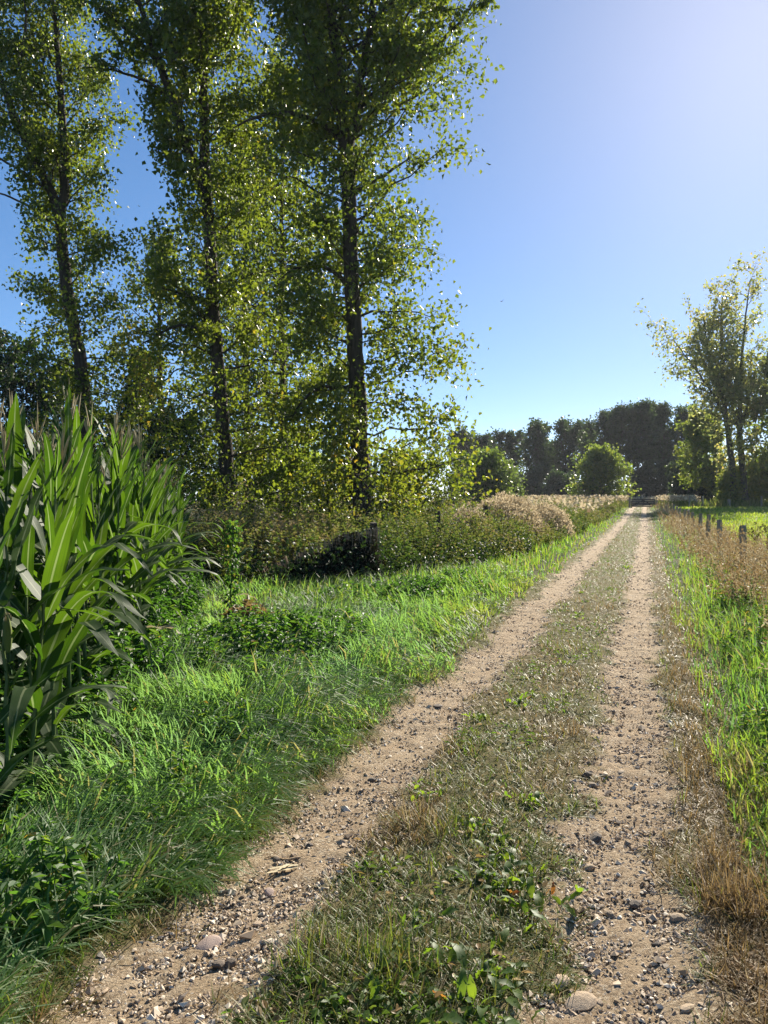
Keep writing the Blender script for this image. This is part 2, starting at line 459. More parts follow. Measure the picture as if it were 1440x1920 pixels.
def track_mat():
    m, nt, out = new_mat('track_dirt')
    tc = nt.nodes.new('ShaderNodeTexCoord')
    at = nt.nodes.new('ShaderNodeAttribute'); at.attribute_name = 'bare'
    def noise(sc, det=6, ro=.6):
        n = nt.nodes.new('ShaderNodeTexNoise'); n.inputs['Scale'].default_value = sc; n.inputs['Detail'].default_value = det
        n.inputs['Roughness'].default_value = ro
        nt.links.new(tc.outputs['Object'], n.inputs['Vector']); return n
    n1 = noise(2.5, 8, .65); n2 = noise(60, 8, .75); n3 = noise(14, 6)
    dirt = ramp_node(nt, [(.32, G(.34, .225, .130)), (.5, G(.50, .365, .222)), (.68, G(.58, .455, .305))])
    grit = ramp_node(nt, [(.30, G(.15, .105, .07)), (.5, G(.38, .28, .18)), (.68, G(.58, .47, .34))])
    lit = ramp_node(nt, [(.3, G(.085, .080, .028)), (.5, G(.150, .128, .050)), (.7, G(.24, .19, .09))])
    nt.links.new(n1.outputs[0], dirt.inputs[0]); nt.links.new(n2.outputs[0], grit.inputs[0]); nt.links.new(n3.outputs[0], lit.inputs[0])
    a0 = nt.nodes.new('ShaderNodeMix'); a0.data_type = 'RGBA'; a0.inputs[0].default_value = .42
    nt.links.new(dirt.outputs[0], a0.inputs[6]); nt.links.new(grit.outputs[0], a0.inputs[7])
    # small embedded grit: every cell its own tone
    def cells(sc):
        v = nt.nodes.new('ShaderNodeTexVoronoi'); v.inputs['Scale'].default_value = sc
        nt.links.new(tc.outputs['Object'], v.inputs['Vector']); return v
    v1 = cells(95); v2 = cells(48)
    pc = ramp_node(nt, [(0, G(.16, .11, .07)), (.3, G(.32, .225, .14)), (.65, G(.48, .37, .25)), (1, G(.66, .56, .42))])
    sp = nt.nodes.new('ShaderNodeSeparateColor'); nt.links.new(v1.outputs['Color'], sp.inputs[0])
    nt.links.new(sp.outputs[0], pc.inputs[0])
    pm = ramp_node(nt, [(.44, (0, 0, 0)), (.60, (1, 1, 1))])
    n4 = noise(7, 5, .6); nt.links.new(n4.outputs[0], pm.inputs[0])
    mm = nt.nodes.new('ShaderNodeMath'); mm.operation = 'MULTIPLY_ADD'; mm.inputs[1].default_value = .55; mm.inputs[2].default_value = .25
    nt.links.new(pm.outputs[0], mm.inputs[0])
    a = nt.nodes.new('ShaderNodeMix'); a.data_type = 'RGBA'
    nt.links.new(mm.outputs[0], a.inputs[0]); nt.links.new(a0.outputs[2], a.inputs[6]); nt.links.new(pc.outputs[0], a.inputs[7])
    c = nt.nodes.new('ShaderNodeMix'); c.data_type = 'RGBA'
    nt.links.new(at.outputs['Fac'], c.inputs[0]); nt.links.new(lit.outputs[0], c.inputs[6]); nt.links.new(a.outputs[2], c.inputs[7])
    pb = nt.nodes.new('ShaderNodeBsdfPrincipled'); pb.inputs['Roughness'].default_value = .92
    pb.inputs['Specular IOR Level'].default_value = .15
    nt.links.new(c.outputs[2], pb.inputs['Base Color'])
    b = nt.nodes.new('ShaderNodeBump'); b.inputs['Strength'].default_value = 1.0; b.inputs['Distance'].default_value = .02
    b2 = nt.nodes.new('ShaderNodeBump'); b2.inputs['Strength'].default_value = .9; b2.inputs['Distance'].default_value = .008; b2.invert = True
    nt.links.new(v1.outputs['Distance'], b2.inputs['Height'])
    b3 = nt.nodes.new('ShaderNodeBump'); b3.inputs['Strength'].default_value = .6; b3.inputs['Distance'].default_value = .012; b3.invert = True
    nt.links.new(v2.outputs['Distance'], b3.inputs['Height']); nt.links.new(b3.outputs[0], b2.inputs['Normal']); nt.links.new(b2.outputs[0], b.inputs['Normal'])
    nt.links.new(n2.outputs[0], b.inputs['Height']); nt.links.new(b.outputs[0], pb.inputs['Normal'])
    nt.links.new(pb.outputs[0], out.inputs[0])
    return m

# ------------------------------------------------------------------ ground and track
def grid_polys(nr, nc):
    i = np.arange(nr * nc).reshape(nr, nc)
    return np.stack([i[:-1, :-1], i[:-1, 1:], i[1:, 1:], i[1:, :-1]], -1).reshape(-1, 4)

tr_ = np.r_[np.arange(-14, 20, .3), 20 * np.geomspace(1, 90, 130)]
half = np.r_[np.arange(0, 6, .15), 6 * np.geomspace(1, 220, 60)]
sc_ = np.r_[-half[:0:-1], half] - 0.8
Sg, Tg = np.meshgrid(sc_, tr_)
Zg = gz_st(Sg, Tg) - 0.05 * band(Sg, -.83, 1.25, .12) * (Tg < 146)
Xg, Yg = st2xy(Sg, Tg)
fieldm = sstep(2.4, 3.4, Sg) * sstep(-20, 6, Tg) * (1 - sstep(104, 112, Yg)) * (1 - sstep(90, 110, Sg))
g_me = make_mesh('ground', np.stack([Xg, Yg, Zg], -1), [grid_polys(*Sg.shape)], ground_mat(), smooth=True, attrs={'field': fieldm.ravel()})
tag(link('ground', g_me), kind='structure')

tt = np.r_[np.arange(0.6, 13, .032), 13 * np.geomspace(1, 142 / 13, 200)]
ss = np.linspace(-2.2, 0.55, 88)
Sg, Tg = np.meshgrid(ss, tt)
Xg, Yg = st2xy(Sg, Tg)
ba = bare(Sg, Tg)
fade = sstep(-2.2, -2.05, Sg) * (1 - sstep(.4, .55, Sg))
Zg = gz_st(Sg, Tg) + 0.004 + (fbm(Xg * 9, Yg * 9, 31, 4) - .5) * .04 * fade + (fbm(Xg * 30, Yg * 30, 33, 2) - .5) * .020 * (Tg < 25) * fade - .03 * (1 - fade)
t_me = make_mesh('dirt_track', np.stack([Xg, Yg, Zg], -1), [grid_polys(*Sg.shape)], track_mat(), smooth=True, attrs={'bare': ba.ravel()})
tag(link('dirt_track', t_me), kind='structure')

# ------------------------------------------------------------------ trees
def grow(r, axes, nb, crown, zmin, zmax, el=(15, 55), *a, front=0., **k):
    return grow_(r, axes, nb, crown, zmin, zmax, el, *a, front=front, **k)

def grow_(r, axes, nb, crown, zmin, zmax, el=(15, 55), sub=9, nl=40, leaf=.12, sublen=.9, hang=.5, spread=.10, tint=(.2, .25), tintf=None,
         twig_r=.010, curve=(-.5, .6), wid=.8, br_sides=5, front=0., outer=1.):
    """branches on the given axes, twigs on the branches, leaves on the twigs"""
    wood = Batch(); lv = Batch()
    wts = np.array([a[2] for a in axes]); wts = wts / wts.sum()
    BP = []; BL = []; BR = []
    for (pts, rad, wt), k in zip(axes, np.maximum(1, (wts * nb)).astype(int)):
        pts = np.asarray(pts)
        ok = (pts[:, 2] >= zmin) & (pts[:, 2] <= zmax)
        idx = np.nonzero(ok)[0]
        if len(idx) < 2: continue
        f = idx[0] + (idx[-1] - idx[0]) * (np.arange(k) + r.random(k)) / k
        i0 = np.clip(np.floor(f).astype(int), 0, len(pts) - 2); ff = (f - i0)[:, None]
        st = pts[i0] * (1 - ff) + pts[i0 + 1] * ff
        ra = rad[i0]
        az = np.arange(k) * 2.39996 + r.random() * 6 + r.normal(0, .35, k)
        L = crown(st[:, 2], az) * r.uniform(.55, 1.08, k)
        h = (st[:, 2] - zmin) / (zmax - zmin)
        e = np.radians(el[0] + (el[1] - el[0]) * h + r.normal(0, 10, k))
        d = np.stack([np.cos(az) * np.cos(e), np.sin(az) * np.cos(e), np.sin(e)], 1)
        u = np.linspace(0, 1, 7)
        cv = r.uniform(curve[0], curve[1], k) * L * .35
        p = st[:, None] + d[:, None] * (L[:, None] * u)[:, :, None]
        p[:, :, 2] += cv[:, None] * u ** 2
        p[:, 1:] += r.normal(0, .03, (k, 6, 3)) * L[:, None, None]
        BP.append(p); BL.append(L)
        BR.append(np.minimum(ra * .5, .011 * L + twig_r)[:, None] * (1 - .8 * u))
    BP = np.concatenate(BP); BL = np.concatenate(BL); BR = np.concatenate(BR)
    V, q = tubes(BP, BR, br_sides); wood.add(V, q, 0)
    n = len(BP)
    u = .18 + .82 * r.random((n, sub)) ** outer; u[:, 0] = 1
    i0 = np.minimum((u * 6).astype(int), 5); ff = (u * 6 - i0)[..., None]
    rows = np.arange(n)[:, None]
    s0 = BP[rows, i0] * (1 - ff) + BP[rows, i0 + 1] * ff
    bd = unit(BP[rows, i0 + 1] - BP[rows, i0])
    sdv = unit(bd * .7 + r.normal(size=(n, sub, 3)) * .65 + np.array([0, 0, .05]))
    sl_ = sublen * (.45 + .55 * r.random((n, sub))) * (1.15 - .45 * u) * np.clip(BL[:, None] / np.median(BL), .5, 1.4)
    w_ = np.linspace(0, 1, 4)
    SPt = s0[:, :, None] + sdv[:, :, None] * (sl_[..., None] * w_)[..., None]
    SPt[..., 2] -= (sl_[..., None] * w_ ** 2) * .22
    SPt = SPt.reshape(-1, 4, 3)
    pick = [0, 3] if twig_r > .02 else [0, 1, 3]          # far trees: straight twigs
    tw = SPt[:, pick]
    V, q = tubes(tw, np.broadcast_to(twig_r * np.array([.75, .6, .4, .2])[pick], tw.shape[:2]), 3); wood.add(V, q, 0)
    m = len(SPt)
    cnt = nl
    w2 = r.uniform(.1, 1.05, (m, cnt))
    keep = r.random((m, 1)) > .12
    j0 = np.minimum((w2 * 3).astype(int), 2); fj = (w2 * 3 - j0)[..., None]
    rr = np.arange(m)[:, None]
    lp = SPt[rr, j0] * (1 - fj) + SPt[rr, j0 + 1] * fj + r.normal(0, spread, (m, cnt, 3))
    clump = r.normal(0, 1, (m, 1))
    tn = tint[0] + tint[1] * (.55 * clump + .6 * r.normal(size=(m, cnt)))
    lp = lp[np.broadcast_to(keep, (m, cnt))]; tn = tn[np.broadcast_to(keep, (m, cnt))]
    if front:
        # fewer leaves on the camera side, so the trunk and main limbs show
        drop = np.zeros(len(lp), bool)
        for pts, rad, wt in axes[:3]:
            o = np.argsort(pts[:, 2])
            cx = np.interp(lp[:, 2], pts[o, 2], pts[o, 0]); cy = np.interp(lp[:, 2], pts[o, 2], pts[o, 1])
            drop |= (np.abs(lp[:, 0] - cx + .02 * (lp[:, 1] - cy)) < .42) & (lp[:, 1] < cy) & (lp[:, 2] > pts[:, 2].min()) & (lp[:, 2] < pts[:, 2].max())
        kp = ~(drop & (r.random(len(lp)) < front))
        lp = lp[kp]; tn = tn[kp]
    if tintf is not None: tn = tn + tintf(lp)
    N = len(lp)
    ax = r.normal(size=(N, 3)) + np.array([0, 0, -hang * 1.6])
    V, q = kites(lp, ax, r.normal(size=(N, 3)), leaf * r.uniform(.55, 1.3, N), wid)
    lv.add(V, q, np.repeat(np.clip(tn, 0, 1), 4))
    return wood, lv

def build_tree(name, label, cat, base, axes, wood, lv, bark, leafm, group=None, trunk_sides=12, limbs=()):
    """axes[0] is the trunk; further axes flagged as limbs are parts"""
    base = np.asarray(base)
    t = thing(name, label, cat, tuple(base), 0, group)
    for k, (pts, rad, _) in enumerate(axes):
        V, q = tubes((np.asarray(pts) - base)[None], np.asarray(rad)[None], trunk_sides if k == 0 else 8)
        link('trunk' if k == 0 else 'limb', make_mesh('trunk' if k == 0 else 'limb', V, q, bark, smooth=True), t)
    wood.V = [v - base for v in wood.V]; lv.V = [v - base for v in lv.V]
    o = link('crown', lv.mesh('crown', leafm), t); o['kind'] = 'stuff'
    o = link('branchwork', wood.mesh('branchwork', bark, True), t); o['kind'] = 'stuff'
    return t

def axis_px(pix, d, radii, m=40, wob=.02, dd=None, r=None):
    """polyline from pixel rows at depth d (dd: depth offsets per point)"""
    dd = dd or [0] * len(pix)
    pts = np.array([P(px, py, d + e) for (px, py), e in zip(pix, dd)])
    q, ra = resample(pts, radii, m)
    q[1:-1] += np.random.default_rng(len(pix)).normal(0, wob, (m - 2, 3))
    return q, ra

def flare(pts, rad, g):
    """root flare and a foot sunk into the soil"""
    pts[0, 2] = g - .25
    rad = rad.copy(); rad[0] *= 1.5; rad[1] *= 1.15
    return pts, rad

# nearest poplar (right of the three)
DC = 25.0
def tree_c():
    r = np.random.default_rng(3)
    b = P(692, 1010, DC)
    p, ra = axis_px([(684, 1032), (677, 865), (670, 727), (662, 588), (655, 420), (651, 289), (645, 230), (631, 108), (618, 0), (600, -160), (590, -330)], DC,
                    [.36, .29, .265, .25, .24, .23, .19, .165, .15, .10, .04], 60)
    p, ra = flare(p, ra, gz(p[0, 0], p[0, 1]))
    A = [(p, ra, 1.0)]
    l1, r1 = axis_px([(653, 285), (664, 235), (676, 160), (690, 90), (700, 20), (722, -90), (735, -220)], DC, [.17, .15, .13, .12, .11, .08, .03], 30, dd=[0, .1, .3, .5, .8, 1, 1.2])
    l2, r2 = axis_px([(667, 214), (700, 180), (765, 148), (820, 95), (859, 54), (890, 10)], DC, [.10, .09, .075, .06, .05, .02], 20, dd=[.2, .1, -.2, -.5, -.8, -1])
    l3, r3 = axis_px([(640, 268), (600, 232), (541, 213), (490, 222), (440, 245)], DC, [.10, .08, .065, .05, .02], 16, dd=[0, -.3, -.7, -1, -1.2])
    l4, r4 = axis_px([(656, 540), (638, 520), (606, 498), (559, 500), (520, 530)], DC, [.085, .075, .06, .04, .015], 14, dd=[-.1, -.3, -.6, -.8, -.9])
    l5, r5 = axis_px([(664, 735), (640, 724), (600, 724), (570, 745), (545, 790)], DC, [.085, .075, .06, .04, .015], 14, dd=[-.1, -.3, -.5, -.8, -.9])
    l6, r6 = axis_px([(660, 370), (690, 352), (720, 332), (770, 300)], DC, [.08, .065, .05, .02], 10, dd=[-.1, -.3, -.4, -.3])
    limbs = [(l1, r1, .42), (l2, r2, .22), (l3, r3, .14), (l4, r4, .07), (l5, r5, .08), (l6, r6, .08)]
    axes = A + limbs
    def crown(z, az):
        right = np.interp(z, [1, 3, 5, 8, 11, 14, 17, 22], [3.8, 3.6, 3.2, 3.2, 3.8, 4.5, 5.0, 3.6])
        left = np.interp(z, [1, 3, 5, 8, 11, 14, 17, 22], [2.3, 2.4, 2.6, 3.1, 3.6, 3.6, 3.2, 2.0])
        c = np.cos(az)
        L = np.where(c > 0, right * c ** 2 + 2.9 * (1 - c ** 2), left * c ** 2 + 2.9 * (1 - c ** 2))
        return L
    def tf(lp):
        return .22 * sstep(6, 1.5, lp[:, 2]) + .10 * (vnoise(lp[:, 0] * .6, lp[:, 2] * .6, 3) - .4)
    # only the trunk and the upright leader bear full-length branches; side limbs bear short ones
    w1, v1 = grow(r, [axes[0], axes[1]], 165, crown, .7, 21, (-6, 50), 11, 34, .158, 1.4, .55, .26, (.26, .24), tf, front=.55)
    w2, v2 = grow(r, axes[2:], 26, lambda z, a: 1.5 + 0 * z, 0, 30, (0, 30), 7, 34, .125, .9, .55, .11, (.22, .17), tf)
    for V, pl, T in zip(w2.V, w2.polys, w2.T): w1.add(V, [pl - pl.min()], T)
    for V, pl, T in zip(v2.V, v2.polys, v2.T): v1.add(V, [pl - pl.min()], T)
    return build_tree('poplar_tree', 'big leafy poplar nearest the track, its thick trunk leaning slightly left', 'tree',
                      p[0], axes, w1, v1, M['bark'], M['poplar'])

def merge(a, b):
    for V, pl, T in zip(b.V, b.polys, b.T): a.add(V, [pl - pl.min()], T)

def tree_b():
    r = np.random.default_rng(14)
    d = 26.0
    p, ra = axis_px([(436, 1030), (433, 969), (425, 861), (416, 770), (408, 680), (402, 590), (398, 500), (391, 400), (386, 300), (385, 233), (384, 90), (380, 0), (374, -140), (368, -300)], d,
                    [.35, .29, .25, .235, .225, .215, .205, .19, .175, .165, .15, .12, .08, .03], 60)
    p, ra = flare(p, ra, gz(p[0, 0], p[0, 1]))
    l1 = axis_px([(390, 372), (373, 333), (352, 275), (333, 217), (318, 170), (300, 123), (288, 85), (277, 50), (262, 0), (235, -100)], d, [.17, .16, .145, .135, .125, .115, .10, .09, .07, .02], 34, dd=[0, 0, -.2, -.4, -.5, -.6, -.8, -.9, -1, -1.2])
    l2 = axis_px([(386, 85), (393, 67), (404, 30), (413, 0), (432, -90), (445, -190)], d, [.11, .105, .10, .09, .06, .02], 16, dd=[0, .1, .3, .4, .6, .7])
    l3 = axis_px([(302, 127), (275, 95), (250, 70), (207, 30), (160, 8)], d, [.07, .06, .05, .04, .015], 12, dd=[-.6, -.8, -1.0, -1.3, -1.5])
    l4 = axis_px([(322, 192), (285, 160), (240, 143), (200, 133), (160, 133)], d, [.06, .05, .04, .03, .012], 12, dd=[-.4, -.7, -.9, -1.2, -1.4])
    l5 = axis_px([(404, 640), (380, 625), (345, 605), (300, 625), (262, 650)], d, [.08, .065, .05, .04, .012], 12, dd=[0, -.4, -.7, -1, -1.2])
    l6 = axis_px([(400, 590), (385, 570), (350, 555), (310, 540), (290, 540)], d, [.075, .06, .05, .03, .012], 12, dd=[0, -.3, -.6, -.8, -.9])
    l7 = axis_px([(385, 165), (372, 130), (357, 85), (347, 40), (340, 0)], d, [.06, .05, .045, .035, .02], 12, dd=[0, -.3, -.5, -.6, -.7])
    axes = [(p, ra, 1.0)] + [(a[0], a[1], wt) for a, wt in zip((l1, l2, l3, l4, l5, l6, l7), (.4, .2, .12, .12, .12, .12, .12))]
    def crown(z, az):
        right = np.interp(z, [1, 4, 8, 12, 16, 22], [3.2, 3.4, 3.3, 3.0, 3.2, 1.8])
        left = np.interp(z, [1, 4, 6, 8, 10, 12, 14, 16, 22], [2.4, 3.2, 3.2, 2.4, 2.0, 1.4, 1.6, 2.6, 1.8])
        c = np.cos(az)
        return np.where(c > 0, right, left) * c ** 2 + 2.6 * (1 - c ** 2)
    def tf(lp):
        px = 720 + F * lp[:, 0] / lp[:, 1]
        return .42 * sstep(400, 260, px) * sstep(10.5, 6, lp[:, 2]) + .12 * (vnoise(lp[:, 0] * .5, lp[:, 2] * .5, 9) - .4)
    w1, v1 = grow(r, axes[:3], 120, crown, 1.2, 22, (-4, 50), 11, 34, .158, 1.4, .55, .26, (.26, .24), tf, front=.55)
    w2, v2 = grow(r, axes[3:], 26, lambda z, a: 1.4 + 0 * z, 0, 30, (-5, 25), 7, 34, .125, .9, .6, .11, (.24, .17), tf)
    merge(w1, w2); merge(v1, v2)
    return build_tree('poplar_tree', 'big forked poplar between the other two, with yellowing leaves low on its left', 'tree',
                      p[0], axes, w1, v1, M['bark'], M['poplar'])

def tree_a():
    r = np.random.default_rng(27)
    d = 31.0
    p, ra = axis_px([(172, 1000), (163, 800), (158, 720), (150, 671), (140, 610), (128, 550), (121, 480), (116, 400)], d,
                    [.36, .29, .26, .25, .24, .24, .23, .22], 36)
    p, ra = flare(p, ra, gz(p[0, 0], p[0, 1]))
    l1 = axis_px([(116, 405), (105, 375), (86, 335), (67, 293), (48, 255), (30, 220), (14, 175), (0, 133), (-20, 40), (-35, -60)], d, [.20, .19, .18, .17, .16, .15, .13, .11, .08, .03], 34)
    l2 = axis_px([(117, 405), (124, 370), (127, 300), (124, 260), (122, 233), (117, 150), (112, 80), (105, 0), (100, -120)], d, [.20, .19, .18, .17, .16, .13, .11, .08, .03], 34, dd=[0, 0, .2, .3, .4, .6, .8, 1, 1.2])
    l3 = axis_px([(82, 352), (60, 335), (33, 317), (0, 297), (-40, 285)], d, [.07, .06, .05, .04, .02], 12)
    l4 = axis_px([(112, 430), (85, 410), (55, 385), (0, 363), (-30, 355)], d, [.06, .05, .045, .035, .02], 12)
    l5 = axis_px([(60, 275), (40, 120), (58, 60), (52, 10)], d, [.07, .06, .05, .03], 14, dd=[0, -.5, -.8, -1])
    axes = [(p, ra, .9)] + [(a[0], a[1], wt) for a, wt in zip((l1, l2, l3, l4, l5), (.9, .9, .1, .06, .2))]
    def crown(z, az):
        right = np.interp(z, [2, 6, 10, 14, 20], [2.2, 2.6, 2.3, 2.4, 2.2])
        left = np.interp(z, [2, 5, 8, 10, 12, 14, 20], [1.0, 1.8, 2.2, 1.6, 1.4, 2.0, 2.0])
        c = np.cos(az)
        return np.where(c > 0, right, left) * c ** 2 + 2.4 * (1 - c ** 2)
    tf = lambda lp: .12 * (vnoise(lp[:, 0] * .5, lp[:, 2] * .5, 19) - .4)
    w1, v1 = grow(r, axes[:3], 116, crown, 3.2, 23, (0, 52), 10, 34, .160, 1.35, .5, .26, (.24, .22), tf, front=.55)
    w2, v2 = grow(r, axes[5:], 6, lambda z, a: 1.2 + 0 * z, 0, 30, (0, 35), 6, 32, .13, .8, .5, .11, (.2, .15), tf)
    merge(w1, w2); merge(v1, v2)
    return build_tree('poplar_tree', 'leftmost big poplar, its dark trunk forking into two limbs above the corn', 'tree',
                      p[0], axes, w1, v1, M['bark'], M['poplar'])

tree_c(); tree_b(); tree_a()

def simple_tree(name, label, cat, px, d, toppy, rad, leafm, bark, seed, nb=40, nl=26, sub=7, leaf=.3, el=(20, 60), zfrac=.2, tint=(.35, .2), group=None,
                tr=.2, lean=0., sublen=.9, prof=None, spread=.2, yoff=0, tintf=None, wid=.9, hang=.3, forks=0, curve=(-.5, .6), outer=.6):
    """one upright tree: (px, d) gives where it stands, toppy the picture row of its top at that depth"""
    r = np.random.default_rng(seed)
    x = (px - 720) / F * d
    g = float(gz(x, d))
    H = (EYE - (toppy - HOR) / F * d - g) * .96
    k = 24
    u = np.linspace(0, 1, k)
    pts = np.stack([x + lean * H * u + np.cumsum(r.normal(0, .006 * H / 4, k)), d + np.cumsum(r.normal(0, .006 * H / 4, k)), g - .1 + (H * .97 + .1) * u], 1)
    ra = tr * (1 - .93 * u) ** .8
    ra[0] *= 1.3
    axes = [(pts, ra, 1.0)]
    for f in range(forks):
        i = int(k * r.uniform(.2, .45))
        az = r.uniform(0, 6.28); n2 = k - i
        u2 = np.linspace(0, 1, n2)
        off = np.stack([np.cos(az) * u2 ** .8, np.sin(az) * u2 ** .8, 0 * u2], 1) * rad * .55
        axes.append((pts[i:] + off, ra[i:] * .75, .7))
    z0, z1 = g + H * zfrac, g + H
    pr = prof or (lambda h: np.interp(h, [0, .25, .6, .85, 1], [.65, 1, .95, .6, .2]))
    crown = lambda z, az: rad * pr((z - z0) / (z1 - z0)) * (1 + .15 * np.sin(az * 2 + seed))
    w_, v_ = grow(r, axes, nb, crown, z0, z1, el, sub, nl, leaf, sublen, hang, spread, tint, tintf, twig_r=max(.012, .0004 * d), wid=wid, br_sides=4, curve=curve, outer=outer)
    return build_tree(name, label, cat, pts[0], axes, w_, v_, bark, leafm, group, 8)

ORD = ['first', 'second', 'third', 'fourth', 'fifth', 'sixth', 'seventh', 'eighth', 'ninth', 'tenth', 'eleventh', 'twelfth', 'thirteenth', 'fourteenth', 'fifteenth']
# far row of dark poplars behind the gate
far = [(868, 168, 812, 3.6), (896, 176, 818, 3.2), (921, 182, 822, 3.0), (958, 170, 814, 3.8), (1003, 160, 797, 4.2), (1028, 186, 832, 3.2), (1060, 164, 795, 4.6),
       (1106, 172, 792, 4.0), (1128, 164, 772, 3.8), (1160, 160, 763, 4.2), (1194, 158, 757, 4.6), (1222, 168, 764, 4.0), (1246, 160, 755, 4.4), (1276, 166, 766, 4.2), (1304, 172, 775, 4.0)]
fp = lambda h: np.interp(h, [0, .15, .5, .8, 1], [.45, .75, 1, .72, .22])
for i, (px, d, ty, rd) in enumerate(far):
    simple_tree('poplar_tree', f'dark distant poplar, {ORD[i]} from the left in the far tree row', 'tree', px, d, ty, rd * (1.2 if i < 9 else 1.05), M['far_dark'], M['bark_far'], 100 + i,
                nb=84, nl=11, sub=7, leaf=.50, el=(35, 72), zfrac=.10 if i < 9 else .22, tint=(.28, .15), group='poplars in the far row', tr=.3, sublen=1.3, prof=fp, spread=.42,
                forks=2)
# round trees in front of that row
rp = lambda h: np.interp(h, [0, .2, .45, .7, .88, 1], [.95, 1, .95, .78, .5, .2])
simple_tree('round_tree', 'round green tree with low crown left of the gate', 'tree', 1125, 112, 850, 3.9, M['far_leaf'], M['bark_far'], 140, 120, 10, 9, .38, (-8, 60), .03, (.60, .18), tr=.2, prof=rp, sublen=1.3, spread=.42, outer=.55)
simple_tree('round_tree', 'dull olive rounded tree behind the pale fluffy mound', 'tree', 912, 92, 862, 3.2, M['far_leaf'], M['bark_far'], 141, 110, 10, 9, .33, (-8, 60), .03, (.42, .14), tr=.2, prof=rp, sublen=1.2, spread=.40, outer=.55)
simple_tree('round_tree', 'low dark rounded tree right beside the olive tree', 'tree', 945, 100, 888, 2.6, M['far_leaf'], M['bark_far'], 142, 120, 9, 8, .32, (-5, 75), .03, (.30, .12), tr=.15, prof=rp, sublen=.9, spread=.3)

# tall airy poplars at the right
def right_trees():
    d = 105.0
    def mk(pix, rad0, limbs, label, seed, nb):
        r = np.random.default_rng(seed)
        p, ra = axis_px(pix, d, np.interp(np.linspace(0, 1, len(pix)), [0, .3, 1], [rad0, rad0 * .75, .05]), 40, .05)
        p, ra = flare(p, ra, gz(p[0, 0], p[0, 1]))
        axes = [(p, ra, 1.0)]
        for l in limbs:
            a, b = axis_px(l, d, np.linspace(.22, .05, len(l)), 24, .05)
            axes.append((a, b, .8))
        def crown(z, az):
            c = np.cos(az)
            left = np.interp(z, [3, 8, 14, 20, 26, 31], [2.0, 4.0, 7.4, 7.0, 5.4, 3.4])
            right = np.interp(z, [3, 8, 14, 20, 26, 31], [2.5, 3.5, 4, 4, 4.2, 3.2])
            return np.where(c > 0, right, left) * c ** 2 + 4.5 * (1 - c ** 2)
        tf = lambda lp: .22 * sstep(14, 4, lp[:, 2]) + .12 * sstep(20, 28, lp[:, 2])
        w_, v_ = grow(r, axes, nb, crown, 5, 31, (25, 52), 9, 11, .44, 2.1, .4, .5, (.50, .22), tf, twig_r=.03)
        build_tree('tall_poplar', label, 'tree', p[0], axes, w_, v_, M['bark_far'], M['airy_leaf'], None, 8)
    mk([(1378, 950), (1371, 859), (1365, 811), (1356, 752), (1353, 692), (1350, 620), (1353, 548)], .52,
       [[(1355, 752), (1340, 715), (1325, 660), (1318, 600)], [(1358, 780), (1330, 730), (1300, 690), (1262, 640)]],
       'tall airy poplar with pale sunlit leaves reaching left, left of the pair beyond the field', 201, 74)
    mk([(1399, 950), (1390, 859), (1386, 807), (1388, 740), (1389, 668), (1396, 600), (1402, 535)], .50,
       [[(1386, 807), (1374, 770), (1365, 740), (1356, 690), (1350, 650)], [(1388, 800), (1398, 770), (1404, 740), (1408, 690)]],
       'tall airy poplar with trunk forked low, right of the pair beyond the field', 202, 70)
right_trees()
simple_tree('tall_poplar', 'tall leafy poplar cut off by the right edge of the view', 'tree', 1462, 104, 640, 4.6, M['far_leaf'], M['bark_far'], 203, 80, 20, 8, .46, (5, 55), .08, (.60, .2), tr=.45, sublen=1.6, spread=.4)
simple_tree('young_poplar', 'slender young poplar with yellow green hanging leaves before the dark far row', 'tree', 1305, 118, 762, 3.0, M['far_leaf'], M['bark_far'], 204, 40, 20, 7, .42, (10, 60), .18, (.66, .16), tr=.2, sublen=1.3, spread=.3)
simple_tree('young_poplar', 'young sunlit poplar beside the left trunk of the airy pair', 'tree', 1335, 122, 770, 2.4, M['far_leaf'], M['bark_far'], 205, 44, 18, 7, .42, (10, 60), .12, (.58, .18), tr=.2, sublen=1.3, spread=.3)
simple_tree('leafy_sapling', 'bright green sapling at the foot of the airy pair of poplars', 'tree', 1372, 106, 885, 2.2, M['far_leaf'], M['bark_far'], 206, 46, 22, 7, .36, (0, 60), .02, (.74, .12), tr=.12, sublen=1.0, spread=.3)
simple_tree('leafy_sapling', 'bright green sapling at the right edge of the view beyond the field', 'tree', 1425, 108, 868, 2.8, M['far_leaf'], M['bark_far'], 207, 50, 22, 7, .38, (0, 60), .02, (.70, .14), tr=.12, sublen=1.1, spread=.3)
# dark bushes under the far trees
bp = lambda h: np.interp(h, [0, .3, .7, 1], [1, 1, .85, .45])
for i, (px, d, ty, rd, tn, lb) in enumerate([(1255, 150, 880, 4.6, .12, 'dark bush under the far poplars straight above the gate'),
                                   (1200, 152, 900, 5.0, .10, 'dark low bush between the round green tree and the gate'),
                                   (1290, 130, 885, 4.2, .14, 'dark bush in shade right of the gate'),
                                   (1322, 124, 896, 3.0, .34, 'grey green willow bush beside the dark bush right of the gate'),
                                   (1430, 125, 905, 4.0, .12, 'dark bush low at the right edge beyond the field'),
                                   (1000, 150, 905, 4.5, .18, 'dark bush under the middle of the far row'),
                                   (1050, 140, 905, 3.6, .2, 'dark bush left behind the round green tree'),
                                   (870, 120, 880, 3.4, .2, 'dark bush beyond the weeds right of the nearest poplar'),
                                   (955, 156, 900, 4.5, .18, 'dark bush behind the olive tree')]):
    simple_tree('bush', lb, 'bush', px, d, ty, rd, M['far_dark'], M['bark_far'], 230 + i, 46, 24, 7, .42, (5, 70), .02, (tn, .10), tr=.15, prof=bp, sublen=1.2, spread=.35)

